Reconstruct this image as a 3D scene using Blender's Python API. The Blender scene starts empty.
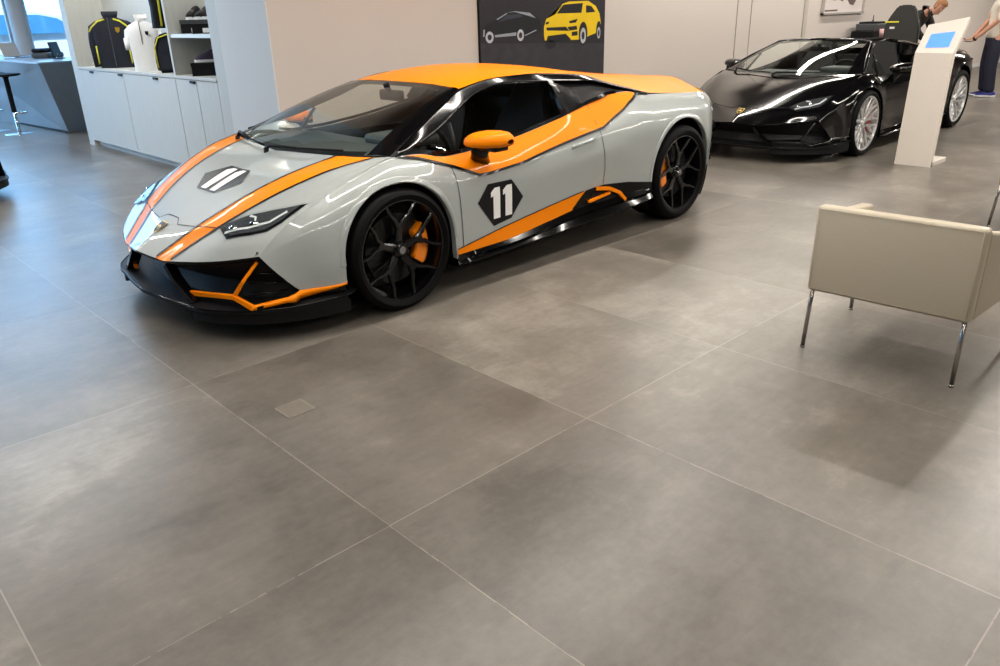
import bpy, bmesh, math, random, bisect, functools
import numpy as np
from mathutils import Vector, Matrix
from mathutils.bvhtree import BVHTree
random.seed(4)
PI = math.pi
SC = bpy.context.scene
COL = SC.collection

# ------------------------------------------------------------------ materials
def srgb(r, g, b):
    f = lambda c: c / 12.92 if c <= 0.04045 else ((c + 0.055) / 1.055) ** 2.4
    return (f(r / 255), f(g / 255), f(b / 255), 1.0)

MATS = {}
def mat(name, color, rough=0.5, metal=0.0, coat=0.0, emit=0.0, trans=0.0, spec=0.5, ior=1.45, noise=None, bump=0.0, coat_rough=0.03):
    """noise=(scale, amount): gentle procedural mottling of the colour"""
    if name in MATS: return MATS[name]
    m = bpy.data.materials.new(name); m.use_nodes = True
    nt = m.node_tree; b = nt.nodes['Principled BSDF']
    c = color if len(color) == 4 else (*color, 1.0)
    b.inputs['Base Color'].default_value = c
    b.inputs['Roughness'].default_value = rough
    b.inputs['Metallic'].default_value = metal
    b.inputs['Coat Weight'].default_value = coat
    b.inputs['Coat Roughness'].default_value = coat_rough
    b.inputs['Specular IOR Level'].default_value = spec
    b.inputs['IOR'].default_value = ior
    b.inputs['Transmission Weight'].default_value = trans
    if emit:
        b.inputs['Emission Color'].default_value = c
        b.inputs['Emission Strength'].default_value = emit
    sc, amt = noise if noise else (40.0, 0.03)
    tc = nt.nodes.new('ShaderNodeTexCoord')
    n = nt.nodes.new('ShaderNodeTexNoise'); n.inputs['Scale'].default_value = sc; n.inputs['Detail'].default_value = 4
    nt.links.new(tc.outputs['Object'], n.inputs['Vector'])
    mx = nt.nodes.new('ShaderNodeMix'); mx.data_type = 'RGBA'
    mx.inputs['A'].default_value = tuple(min(1, x * (1 - amt)) for x in c[:3]) + (1,)
    mx.inputs['B'].default_value = tuple(min(1, x * (1 + amt)) for x in c[:3]) + (1,)
    nt.links.new(n.outputs['Fac'], mx.inputs['Factor'])
    nt.links.new(mx.outputs['Result'], b.inputs['Base Color'])
    if bump:
        bp = nt.nodes.new('ShaderNodeBump'); bp.inputs['Strength'].default_value = bump; bp.inputs['Distance'].default_value = 0.004
        nt.links.new(n.outputs['Fac'], bp.inputs['Height']); nt.links.new(bp.outputs['Normal'], b.inputs['Normal'])
    MATS[name] = m
    return m

def glass_mat(name, tint, alpha):
    """thin glazing: glossy fresnel reflection over a tinted see-through layer"""
    if name in MATS: return MATS[name]
    m = bpy.data.materials.new(name); m.use_nodes = True
    nt = m.node_tree; nt.nodes.clear()
    out = nt.nodes.new('ShaderNodeOutputMaterial')
    tr = nt.nodes.new('ShaderNodeBsdfTransparent'); tr.inputs['Color'].default_value = (*tint, 1)
    gl = nt.nodes.new('ShaderNodeBsdfGlossy'); gl.inputs['Roughness'].default_value = 0.02; gl.inputs['Color'].default_value = (.9, .95, .95, 1)
    # Schlick reflectance on |N.I|, the same from both sides of the pane
    ge = nt.nodes.new('ShaderNodeNewGeometry'); dt = nt.nodes.new('ShaderNodeVectorMath'); dt.operation = 'DOT_PRODUCT'
    nt.links.new(ge.outputs['Normal'], dt.inputs[0]); nt.links.new(ge.outputs['Incoming'], dt.inputs[1])
    def mth(op, a, b2=0.0):
        n = nt.nodes.new('ShaderNodeMath'); n.operation = op
        for i, v in enumerate((a, b2)):
            if isinstance(v, (int, float)): n.inputs[i].default_value = v
            else: nt.links.new(v, n.inputs[i])
        return n.outputs[0]
    f0 = ((alpha - 1) / (alpha + 1)) ** 2 * 1.6
    fr = mth('ADD', f0, mth('MULTIPLY', 1 - f0, mth('POWER', mth('SUBTRACT', 1, mth('ABSOLUTE', dt.outputs['Value'])), 5)))
    mx = nt.nodes.new('ShaderNodeMixShader')
    nt.links.new(fr, mx.inputs[0]); nt.links.new(tr.outputs[0], mx.inputs[1]); nt.links.new(gl.outputs[0], mx.inputs[2])
    nt.links.new(mx.outputs[0], out.inputs['Surface'])
    MATS[name] = m
    return m

# ------------------------------------------------------------------ mesh helpers
def link(name, me, m, parent=None, smooth=False, loc=None, label=None, kind=None):
    o = bpy.data.objects.new(name, me); COL.objects.link(o)
    if m is not None:
        for mm in (m if isinstance(m, (list, tuple)) else [m]): me.materials.append(mm)
    if smooth:
        for p in me.polygons: p.use_smooth = True
    if parent is not None: o.parent = parent
    if loc is not None: o.location = loc
    if label: o['label'] = label
    if kind: o['kind'] = kind
    return o

def obj(name, bm, m, parent=None, smooth=False, **k):
    me = bpy.data.meshes.new(name); bm.to_mesh(me); bm.free()
    return link(name, me, m, parent, smooth, **k)

def thing(name, label, cat, loc=(0, 0, 0), rz=0.0, group=None):
    o = bpy.data.objects.new(name, None); COL.objects.link(o)
    o.empty_display_size = .1
    o.location = loc; o.rotation_euler = (0, 0, rz); o['label'] = label; o['category'] = cat
    if group: o['group'] = group
    return o
def tag(o, label, cat, group=None):
    o['label'] = label; o['category'] = cat
    if group: o['group'] = group
    return o
def auto(o, ang=35):
    me = o.data
    for p in me.polygons: p.use_smooth = True
    me.set_sharp_from_angle(angle=math.radians(ang))
    return o

def box(bm, x0, x1, y0, y1, z0, z1, M=None, bev=0.0):
    v = [bm.verts.new((x, y, z)) for x in (x0, x1) for y in (y0, y1) for z in (z0, z1)]
    fs = [bm.faces.new([v[i] for i in q]) for q in ((0, 1, 3, 2), (4, 6, 7, 5), (0, 4, 5, 1), (2, 3, 7, 6), (0, 2, 6, 4), (1, 5, 7, 3))]
    if bev:
        es = list({e for f in fs for e in f.edges})
        r = bmesh.ops.bevel(bm, geom=es, offset=bev, segments=2, affect='EDGES', profile=0.5)
        v = list({w for f in r['faces'] for w in f.verts} | {w for w in v if w.is_valid})
    if M is not None:
        for w in v: w.co = M @ w.co
    return v
def nb(*a, **k):
    bm = bmesh.new(); box(bm, *a, **k); return bm

def tube(bm, pts, r, n=10, caps=True, flat=None):
    """round bar along a polyline; r a number or a list"""
    pts = [Vector(p) for p in pts]; rs = r if isinstance(r, (list, tuple)) else [r] * len(pts)
    rings = []; up = None
    for i, p in enumerate(pts):
        d = (pts[min(i + 1, len(pts) - 1)] - pts[max(i - 1, 0)]).normalized()
        if up is None: up = Vector((0, 0, 1)) if abs(d.z) < .9 else Vector((1, 0, 0))
        a = d.cross(up).normalized(); b = a.cross(d).normalized(); up = b
        sy = flat if flat else 1
        rings.append([bm.verts.new(p + a * rs[i] * math.cos(t * 2 * PI / n) + b * rs[i] * sy * math.sin(t * 2 * PI / n)) for t in range(n)])
    for A, B in zip(rings[:-1], rings[1:]):
        for t in range(n): bm.faces.new((A[t], A[(t + 1) % n], B[(t + 1) % n], B[t]))
    if caps:
        bm.faces.new(rings[0][::-1]); bm.faces.new(rings[-1])

def lathe(bm, prof, n=48, axis='z', M=None, close=False):
    """prof: (radius, height) pairs turned around the axis"""
    rings = []
    for (r, h) in prof:
        ring = []
        for t in range(n):
            a = 2 * PI * t / n; c, s = r * math.cos(a), r * math.sin(a)
            co = Vector((c, s, h)) if axis == 'z' else Vector((c, h, s))
            if M is not None: co = M @ co
            ring.append(bm.verts.new(co))
        rings.append(ring)
    L = list(zip(rings[:-1], rings[1:])) + ([(rings[-1], rings[0])] if close else [])
    for A, B in L:
        for t in range(n): bm.faces.new((A[t], A[(t + 1) % n], B[(t + 1) % n], B[t]))
    return rings

def prism(bm, poly, fn, d):
    """polygon (u,v) mapped by fn(u,v,w) with w 0 and d"""
    a = [bm.verts.new(fn(u, v, 0)) for u, v in poly]; b = [bm.verts.new(fn(u, v, d)) for u, v in poly]
    bm.faces.new(a[::-1]); bm.faces.new(b)
    n = len(poly)
    for i in range(n): bm.faces.new((a[i], a[(i + 1) % n], b[(i + 1) % n], b[i]))

def grid(bm, P):
    """P[i][j] points -> quads; returns verts"""
    V = [[bm.verts.new(p) for p in r] for r in P]
    for i in range(len(V) - 1):
        for j in range(len(V[0]) - 1):
            try: bm.faces.new((V[i][j], V[i + 1][j], V[i + 1][j + 1], V[i][j + 1]))
            except ValueError: pass
    return V

_PC = {}
def pchip(xs, ys, x):
    """monotone cubic through (xs, ys)"""
    key = (tuple(xs), tuple(ys)); q = _PC.get(key)
    if q is None:
        X = list(key[0]); Y = list(key[1])
        if X[0] > X[-1]: X.reverse(); Y.reverse()
        n = len(X); h = [X[i + 1] - X[i] for i in range(n - 1)]; dl = [(Y[i + 1] - Y[i]) / h[i] for i in range(n - 1)]
        d = [0.0] * n
        for i in range(1, n - 1):
            if dl[i - 1] * dl[i] > 0:
                w1 = 2 * h[i] + h[i - 1]; w2 = h[i] + 2 * h[i - 1]
                d[i] = (w1 + w2) / (w1 / dl[i - 1] + w2 / dl[i])
        d[0] = dl[0]; d[-1] = dl[-1]
        q = (X, Y, h, d)
        if len(_PC) < 200000: _PC[key] = q
    X, Y, h, d = q
    x = min(max(x, X[0]), X[-1]); i = min(max(bisect.bisect_left(X, x) - 1, 0), len(X) - 2)
    t = (x - X[i]) / h[i]; t2 = t * t; t3 = t2 * t
    return (2 * t3 - 3 * t2 + 1) * Y[i] + (t3 - 2 * t2 + t) * h[i] * d[i] + (3 * t2 - 2 * t3) * Y[i + 1] + (t3 - t2) * h[i] * d[i + 1]

def curve(kn, u):
    """Catmull-Rom through 3-D knots, chord-length parameter u in 0..1"""
    K = np.asarray(kn, float)
    if len(K) == 2: return K[0] * (1 - u) + K[1] * u
    s = np.concatenate([[0], np.cumsum(np.linalg.norm(np.diff(K, axis=0), axis=1))]); s /= s[-1]
    i = int(min(max(np.searchsorted(s, u) - 1, 0), len(K) - 2)); h = s[i + 1] - s[i]; t = (u - s[i]) / h
    def tan(j):
        if j == 0: return (K[1] - K[0]) / (s[1] - s[0])
        if j == len(K) - 1: return (K[-1] - K[-2]) / (s[-1] - s[-2])
        a = (K[j] - K[j - 1]) / (s[j] - s[j - 1]); b = (K[j + 1] - K[j]) / (s[j + 1] - s[j])
        w = (s[j] - s[j - 1]) / (s[j + 1] - s[j - 1]); return a * (1 - w) + b * w
    m0, m1 = tan(i) * h, tan(i + 1) * h
    return (2 * t**3 - 3 * t**2 + 1) * K[i] + (t**3 - 2 * t**2 + t) * m0 + (-2 * t**3 + 3 * t**2) * K[i + 1] + (t**3 - t**2) * m1

def ncurve(kn, idx_u):
    """curve by knot index: same knots in every row line up"""
    K = np.asarray(kn, float); x = idx_u * (len(K) - 1); i = int(min(x, len(K) - 2)); t = x - i
    m = lambda j: (K[min(j + 1, len(K) - 1)] - K[max(j - 1, 0)]) / (2 if 0 < j < len(K) - 1 else 1)
    m0, m1 = m(i), m(i + 1)
    return (2 * t**3 - 3 * t**2 + 1) * K[i] + (t**3 - 2 * t**2 + t) * m0 + (-2 * t**3 + 3 * t**2) * K[i + 1] + (t**3 - t**2) * m1

def loft(rows, nu, nv):
    """surface through rows of knots (all rows same knot count) -> P[v][u]"""
    R = [[ncurve(r, u / nu) for u in range(nu + 1)] for r in rows]
    return [[ncurve([R[k][u] for k in range(len(rows))], v / nv) for u in range(nu + 1)] for v in range(nv + 1)]

def fillpoly(poly, step, axes=(1, 1)):
    """flat polygon cut by a grid, as a bmesh in the xy plane"""
    bm = bmesh.new()
    vs = [bm.verts.new((u, v, 0)) for u, v in poly]
    bm.faces.new(vs)
    bmesh.ops.triangulate(bm, faces=bm.faces[:])
    for ax in (0, 1):
        if not axes[ax]: continue
        lo = min(p[ax] for p in poly); hi = max(p[ax] for p in poly)
        k = math.ceil(lo / step)
        while k * step < hi:
            co = [0, 0, 0]; no = [0, 0, 0]; co[ax] = k * step; no[ax] = 1
            bmesh.ops.bisect_plane(bm, geom=bm.verts[:] + bm.edges[:] + bm.faces[:], plane_co=co, plane_no=no, dist=1e-6)
            k += 1
    return bm
def drape(bm, poly, fn, step=.04, th=0.0):
    """lay a filled polygon on fn(u,v)->point; th>0 gives a rim towards fn(u,v) shifted"""
    f = fillpoly(poly, step)
    m = {}
    for v in f.verts: m[v] = bm.verts.new(fn(v.co.x, v.co.y))
    for fc in f.faces:
        try: bm.faces.new([m[v] for v in fc.verts])
        except ValueError: pass
    f.free()
def ribbon(pts, w, closed=False):
    """constant-width strip around a 2-D polyline, as quads"""
    P = [np.array(p, float) for p in pts]; n = len(P); L = []; Rr = []
    for i in range(n):
        a = P[(i - 1) % n] if (closed or i > 0) else P[i]; b = P[(i + 1) % n] if (closed or i < n - 1) else P[i]
        d = b - a; d /= max(np.hypot(*d), 1e-9); nn = np.array([-d[1], d[0]])
        L.append(P[i] + nn * w / 2); Rr.append(P[i] - nn * w / 2)
    q = [[L[i], L[(i + 1) % n], Rr[(i + 1) % n], Rr[i]] for i in range(n if closed else n - 1)]
    return q
def densify(pts, step):
    out = []
    for a, b in zip(pts[:-1], pts[1:]):
        a = np.array(a, float); b = np.array(b, float); k = max(1, int(np.linalg.norm(b - a) / step))
        out += [tuple(a + (b - a) * i / k) for i in range(k)]
    return out + [tuple(pts[-1])]
def drape_line(bm, pts, w, fn, closed=False, step=.03):
    P = densify(list(pts) + ([pts[0]] if closed else []), step)
    if closed: P = P[:-1]
    for q in ribbon(P, w, closed):
        vs = [bm.verts.new(fn(*p)) for p in q]
        bm.faces.new(vs)
def flip_up(bm): bmesh.ops.recalc_face_normals(bm, faces=bm.faces[:])
def solid(o, t, off=-1):
    md = o.modifiers.new('thickness', 'SOLIDIFY'); md.thickness = t; md.offset = off; return o

# material set ------------------------------------------------------
M_GREY = mat('satin_grey_paint', srgb(160, 166, 165), .35, coat=1, spec=.4)
M_ORANGE = mat('orange_paint', srgb(246, 134, 0), .45, coat=.15, spec=.12)
M_BLACKG = mat('gloss_black', (.0025, .0025, .003), .10, coat=.12, spec=.2)
M_BLACKM = mat('matt_black', (.007, .007, .008), .55, spec=.2)
M_DECAL = mat('decal_black', (.006, .0055, .007), .3, coat=.1, spec=.2)
M_WHITE = mat('decal_white', srgb(235, 235, 235), .35)
M_RUB = mat('tyre_rubber', (.003, .003, .0035), .6, spec=.12)
M_RIMB = mat('black_alloy', (.003, .003, .004), .2, coat=.3, spec=.3)
M_RIMS = mat('silver_alloy', srgb(218, 218, 218), .3, metal=.55)
M_STEEL = mat('brake_steel', (.035, .035, .037), .35, metal=1)
M_CALO = mat('caliper_orange', srgb(240, 130, 0), .35, coat=.5)
M_CALR = mat('caliper_red', srgb(190, 20, 20), .35, coat=.5)
M_SEAT = mat('dark_upholstery', (.008, .008, .009), .7)
M_SEATG = mat('dash_grey', (.055, .06, .06), .6)
M_GLASS = glass_mat('windscreen_glass', (.90, .96, .93), 1.4)
M_GLASSD = glass_mat('tinted_glass', (.80, .80, .76), 1.5)
M_CHROME = mat('chrome', (.8, .8, .82), .08, metal=1)
M_LAMP = mat('headlamp_reflector', (.30, .31, .33), .15, metal=.8)
M_LENS = glass_mat('headlamp_lens', (.85, .88, .9), 1.45)
M_GOLD = mat('badge_gold', srgb(205, 165, 60), .3, metal=.6)
M_RED = mat('tail_lamp_red', (.35, .01, .01), .2, coat=1)
M_PAINTK = mat('black_car_paint', (.002, .002, .0025), .12, coat=.6, spec=.25)
# ------------------------------------------------------------------ the sports car body, in car axes: x forward from the front axle, y to its left, z up
XF, XR = 0.0, -2.62
RAF, RAR, ZCF, ZCR = .362, .402, .33, .345
# top edge of the side (fender ridge, belt line, rear fender ridge): x, y, z
R0 = [(.73, .76, .43), (.66, .775, .50), (.55, .79, .575), (.39, .80, .645), (.165, .81, .735), (-.07, .812, .80), (-.25, .812, .79), (-.43, .815, .755),
      (-.7, .815, .765), (-1.03, .81, .80), (-1.42, .80, .865), (-1.65, .79, .915), (-1.9, .78, .962), (-2.1, .78, .962), (-2.34, .79, .925), (-2.63, .80, .909), (-2.9, .795, .892), (-3.08, .775, .878), (-3.22, .72, .868)]
RX = [k[0] for k in R0]
def belt(x): return pchip(RX, [k[1] for k in R0], x), pchip(RX, [k[2] for k in R0], x)
# side profile: x -> [(z, y) ...]
SIDE = {
 .73: [(.43, .76), (.36, .79), (.28, .81), (.18, .815)],
 .56: [(.57, .79), (.5, .832), (.4, .85), (.3, .858), (.18, .86)],
 .39: [(.645, .80), (.59, .865), (.5, .90), (.4, .92), (.3, .93), (.15, .93)],
 .2: [(.722, .81), (.69, .87), (.62, .92), (.5, .945), (.3, .95), (.15, .95)],
 0: [(.785, .812), (.75, .88), (.69, .935), (.6, .952), (.4, .957), (.15, .957)],
 -.25: [(.79, .812), (.73, .885), (.66, .93), (.55, .948), (.4, .952), (.2, .952)],
 -.45: [(.753, .815), (.70, .868), (.63, .908), (.52, .93), (.4, .938), (.2, .945)],
 -.8: [(.772, .813), (.70, .868), (.63, .903), (.5, .92), (.35, .922), (.2, .94)],
 -1.4: [(.862, .80), (.77, .865), (.68, .908), (.56, .925), (.4, .92), (.2, .94)],
 -1.8: [(.945, .785), (.85, .845), (.74, .912), (.6, .938), (.42, .935), (.2, .945)],
 -2.1: [(.962, .78), (.90, .85), (.80, .92), (.68, .95), (.5, .955), (.2, .955)],
 -2.62: [(.909, .80), (.865, .87), (.79, .93), (.70, .955), (.5, .965), (.2, .965)],
 -2.95: [(.888, .79), (.84, .86), (.76, .91), (.62, .93), (.4, .93), (.2, .92)],
 -3.08: [(.878, .775), (.83, .835), (.75, .88), (.6, .895), (.4, .89), (.2, .87)],
 -3.22: [(.868, .72), (.82, .775), (.74, .81), (.6, .82), (.4, .81), (.2, .79)]}
SX = sorted(SIDE)
BZ = {s: belt(s)[1] for s in SX}
SZ = {s: ([q[0] for q in r], [q[1] for q in r]) for s, r in SIDE.items()}
@functools.lru_cache(maxsize=None)
def sideY(x, z):
    x = min(max(x, SX[0]), SX[-1])
    yb, zb = belt(x)
    vals = []
    for s in SX:
        if s < x - .9 or s > x + .9: vals.append(.9); continue
        r = SIDE[s]; top = BZ[s]
        zz = z + (top - zb) * max(0, min(1, (z - .35) / max(.05, zb - .35)))     # shear so the shoulder follows the belt
        vals.append(pchip(*SZ[s], min(zz, r[0][0])))
    k = [i for i, s in enumerate(SX) if x - .9 <= s <= x + .9]
    return pchip([SX[i] for i in k], [vals[i] for i in k], x)
def botZ(x):
    return pchip([.56, .37, -.36, -1.0, -1.6, -2.2, -3.03, -3.22], [.22, .235, .20, .22, .26, .28, .28, .30], x)
# roof-rail line
RU = [(-.06, .80, .802), (-.24, .735, .872), (-.42, .672, .942), (-.60, .605, 1.01), (-.79, .545, 1.072), (-1.12, .55, 1.116), (-1.37, .55, 1.117), (-1.6, .555, 1.104), (-1.87, .58, 1.08), (-2.06, .655, 1.022), (-2.25, .73, .968), (-2.40, .785, .926)]
UX = [k[0] for k in RU]
def rail(x): return pchip(UX, [k[1] for k in RU], x), pchip(UX, [k[2] for k in RU], x)
def cabY(x, z, off=0.0):
    """greenhouse side: between belt and roof rail"""
    yb, zb = belt(x); yr, zr = rail(x)
    t = 0 if zr - zb < .02 else min(max((z - zb) / (zr - zb), -.3), 1.2)
    return yb + (yr - yb) * t + .02 * math.sin(PI * min(max(t, 0), 1)) + off
def side_off(d):
    def f(x, z):
        e = .01
        dx = (sideY(x + e, z) - sideY(x - e, z)) / (2 * e); dz = (sideY(x, z + e) - sideY(x, z - e)) / (2 * e)
        n = Vector((-dx, 1, -dz)).normalized()
        return Vector((x, sideY(x, z), z)) + n * d
    return f
def cab_off(d):
    def f(x, z):
        n = Vector((0, .85, .5)).normalized()
        return Vector((x, cabY(x, z), z)) + n * d
    return f
def sgn(f, s): return lambda u, v: (lambda p: Vector((p[0], p[1] * s, p[2])))(f(u, v))

# hood rows (centre, stripe inner, stripe outer, valley, ridge): lip -> windscreen
HOOD = [
 [(1.035, 0, .385), (.965, 0, .432), (.89, 0, .476), (.79, 0, .533), (.67, 0, .592), (.53, 0, .652), (.40, 0, .700), (.28, 0, .740), (.16, 0, .785)],
 [(1.006, .172, .371), (.906, .228, .444), (.855, .26, .482), (.804, .288, .518), (.685, .343, .586), (.56, .395, .65), (.42, .438, .707), (.27, .478, .754), (.085, .521, .797)],
 [(.984, .292, .372), (.869, .373, .457), (.81, .416, .497), (.758, .457, .535), (.655, .513, .594), (.53, .565, .653), (.38, .625, .713), (.209, .687, .765), (.0, .748, .80)],
 [(.88, .57, .402), (.82, .59, .465), (.76, .61, .508), (.70, .635, .543), (.60, .665, .592), (.48, .70, .642), (.33, .735, .700), (.16, .765, .755), (-.035, .785, .801)],
 None]
HOOD[4] = [tuple(curve(R0[:6], t)) for t in np.linspace(0, 1, 9)]
def hood_surf(nu=64, nv=40): return loft(HOOD, nu, nv)

def side_columns():
    cols = []
    r = .36
    xs = list(np.linspace(.365, .365, 1))
    def arch(xc, zc, R, n=28):
        out = []
        for k in range(n + 1):
            a = PI * k / n
            out.append((xc + R * math.cos(a), zc + R * math.sin(a)))
        return out
    cols.append((.366, botZ(.366)))
    cols += arch(XF, ZCF, RAF)
    cols.append((-.366, botZ(-.366)))
    for x in np.linspace(-.42, -1.68, 34): cols.append((x, botZ(x)))
    for x in np.linspace(-1.72, -2.215, 12): cols.append((x, botZ(x)))
    cols += [(XR + (RAR + .002), botZ(-2.21))] if False else []
    cols += arch(XR, ZCR, RAR)
    cols.append((XR - RAR - .004, botZ(-3.03)))
    for x in (-3.06, -3.09, -3.12, -3.15, -3.18, -3.22): cols.append((x, botZ(x)))
    return cols
EDGE = [(.73, .43), (.705, .385), (.665, .33), (.61, .265), (.565, .222)]       # rim of the front intake, x z

def lerp(a, b, t): return a + (b - a) * t
@functools.lru_cache(maxsize=None)
def side_faces(NV=30):
    """columns of points for the whole flank: list of (x, [points])"""
    out = []
    x1, zb1 = .366, botZ(.366); top1 = belt(x1)[1]
    for k in range(0, 15):                                      # bumper corner
        s = k / 15
        col = []
        for j in range(NV + 1):
            t = j / NV
            e = curve([(a, 0, b) for a, b in EDGE], t); ex, ez = e[0], e[2]
            fx, fz = x1, lerp(top1, zb1, t)
            x = lerp(ex, fx, s); z = lerp(ez, fz, s)
            if j == 0: z = belt(x)[1]
            col.append((x, z))
        if k:                                                   # keep the top row on the ridge
            dz = [c for c in col]
        out.append((col[0][0], [Vector((x, sideY(x, z), z)) for x, z in col]))
    for x, zb in side_columns():
        zt = belt(x)[1]
        out.append((x, [Vector((x, sideY(x, lerp(zt, zb, j / NV)), lerp(zt, zb, j / NV))) for j in range(NV + 1)]))
    return out

def mirror_pts(P): return [[Vector((p[0], -p[1], p[2])) for p in r] for r in P]

# ---------------------------------------------------------------- wheels
def make_wheel(parent, x, side, Rt, wid, style, calm, label=None):
    """side +1 left; outer face at y = side*.945"""
    yo = .945
    def Mx():
        return Matrix.Translation((x, side * yo, Rt)) @ Matrix.Diagonal((1, side, 1, 1))
    M = Mx()
    rr = .272
    def L(bm, prof, n=72): lathe(bm, prof, n, axis='y', M=M)      # heights: 0 = outer face, negative = inward
    bm = bmesh.new()                                             # rim: barrel, lip, spokes
    L(bm, [(rr - .004, -.012), (rr + .004, -.004), (rr, .0), (rr - .008, -.002), (rr - .014, -.018), (rr - .02, -.09), (rr - .03, -wid + .03), (rr - .005, -wid + .01), (rr - .004, -wid + .006)])
    def P(r, a, d): return M @ Vector((r * math.cos(a), d, r * math.sin(a)))
    def bar(pts, w0, w1, th0=.03, th1=.02):
        n = len(pts); rings = []
        for i, (r, a, d) in enumerate(pts):
            w = lerp(w0, w1, i / (n - 1)); th = lerp(th0, th1, i / (n - 1))
            r2, a2, _ = pts[min(i + 1, n - 1)]; r1, a1, _ = pts[max(i - 1, 0)]
            dx = r2 * math.cos(a2) - r1 * math.cos(a1); dz = r2 * math.sin(a2) - r1 * math.sin(a1); l = math.hypot(dx, dz) or 1
            nx, nz = -dz / l, dx / l; cx, cz = r * math.cos(a), r * math.sin(a)
            rings.append([bm.verts.new(M @ Vector((cx + nx * q * w / 2, d - e * th, cz + nz * q * w / 2))) for q, e in ((-1, .25), (-.55, 0), (.55, 0), (1, .25), (.8, 1), (-.8, 1))])
        for A, B in zip(rings[:-1], rings[1:]):
            for t in range(6): bm.faces.new((A[t], A[(t + 1) % 6], B[(t + 1) % 6], B[t]))
        bm.faces.new(rings[0]); bm.faces.new(rings[-1][::-1])
    a0 = .35
    if style == 'fork':
        for k in range(5):
            a = a0 + k * 2 * PI / 5
            bar([(.045, a, -.035), (.10, a, -.03), (.15, a, -.022)], .05, .034)
            for s in (-1, 1):
                bar([(.12, a + s * .06, -.026), (.165, a + s * .17, -.02), (.20, a + s * .30, -.015), (.262, a + s * .37, -.008)], .028, .018)
    else:
        for k in range(10):
            a = a0 + k * 2 * PI / 10
            bar([(.045, a, -.04), (.12, a, -.028), (.165, a, -.022)], .024, .018)
            for s in (-1, 1):
                bar([(.155, a, -.024), (.215, a + s * .155, -.014), (.262, a + s * .20, -.008)], .017, .013)
                bar([(.10, a, -.03), (.17, a + s * .20, -.022), (.215, a + s * .155, -.014)], .012, .011)
    L(bm, [(.001, -.018), (.03, -.018), (.036, -.024), (.05, -.036), (.058, -.05), (.058, -.08), (.001, -.08)], 32)
    for k in range(5):
        a = a0 + PI / 5 + k * 2 * PI / 5
        c = P(.043, a, -.02)
        lathe(bm, [(.001, 0), (.007, 0), (.008, -.03)], 8, axis='y', M=Matrix.Translation(c) @ Matrix.Diagonal((1, side, 1, 1)))
    bmesh.ops.recalc_face_normals(bm, faces=bm.faces[:])
    w = obj('wheel', bm, M_RIMB if style == 'fork' else M_RIMS, parent); auto(w, 30)
    bm = bmesh.new()                                             # tyre
    rt = Rt
    L(bm, [(rr, -.004), (rr + .006, .004), (rr + .02, .010), (rr + (rt - rr) * .45, .013), (rt - .016, .004), (rt - .006, -.008), (rt - .0015, -.022), (rt, -.04), (rt, -wid / 2),
           (rt, -wid + .03), (rt - .008, -wid + .002), (rt - .04, -wid - .01), (rr, -wid + .004)], 96)
    for k in range(4):                                           # tread grooves as thin sunken rings
        d = -.045 - (wid - .09) * k / 3
        L(bm, [(rt + .0005, d), (rt + .0005, d - .004)], 64)
    bmesh.ops.recalc_face_normals(bm, faces=bm.faces[:])
    auto(obj('tyre', bm, M_RUB, w), 30)
    bm = bmesh.new(); L(bm, [(.07, -.085), (.19, -.085), (.19, -.117), (.07, -.117), (.07, -.085)], 64)
    for k in range(30):
        a = k * 2 * PI / 30; bar([(.10, a, -.083), (.135, a + .12, -.083), (.175, a + .2, -.083)], .004, .004, .004, .004)
    bmesh.ops.recalc_face_normals(bm, faces=bm.faces[:]); auto(obj('brake_disc', bm, M_STEEL, w), 30)
    bm = bmesh.new()                                             # caliper hugging the rear of the disc
    ac = PI * .98 if x > -1 else .15
    if x > -1: ac = PI - .0
    arc = [ac + (i / 12 - .5) * 1.25 for i in range(13)]
    rings = []
    for i, a in enumerate(arc):
        sh = .012 if i in (0, 12) else 0
        rings.append([bm.verts.new(P(r, a, d)) for r, d in ((.118 + sh, -.062), (.128, -.05), (.19, -.048), (.212 - sh, -.06), (.212 - sh, -.135), (.118 + sh, -.135))])
    for A, B in zip(rings[:-1], rings[1:]):
        for t in range(6): bm.faces.new((A[t], A[(t + 1) % 6], B[(t + 1) % 6], B[t]))
    bm.faces.new(rings[0]); bm.faces.new(rings[-1][::-1]); bmesh.ops.recalc_face_normals(bm, faces=bm.faces[:])
    auto(obj('brake_caliper', bm, calm, w), 30)
    bm = bmesh.new()
    L(bm, [(.0, -.014), (.020, -.014), (.022, -.018)], 24)
    obj('wheel_badge', bm, M_LAMP, w)
    return w

def shield(bm, c, ux, uy, nrm, s, inner=1.0):
    """little crest shield outline"""
    pts = [(-.5, .55), (-.25, .60), (0, .56), (.25, .60), (.5, .55), (.5, 0), (.38, -.32), (0, -.62), (-.38, -.32), (-.5, 0)]
    vs = [bm.verts.new(c + ux * (u * s * inner) + uy * (v * s * inner * 1.05) + nrm) for u, v in pts]
    bm.faces.new(vs)

GLY1 = [(.0, 0), (.30, 0), (.30, 1), (.08, 1), (-.10, .87), (-.10, .71), (.0, .75)]   # the figure 1
def eleven(s, slant=0.0):
    out = []
    for k in (-1, 1):
        out.append([((u + (.265 * k - .10)) * s * 1.0 + slant * (v - .5) * s, (v - .5) * s) for u, v in GLY1])
    return out

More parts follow.
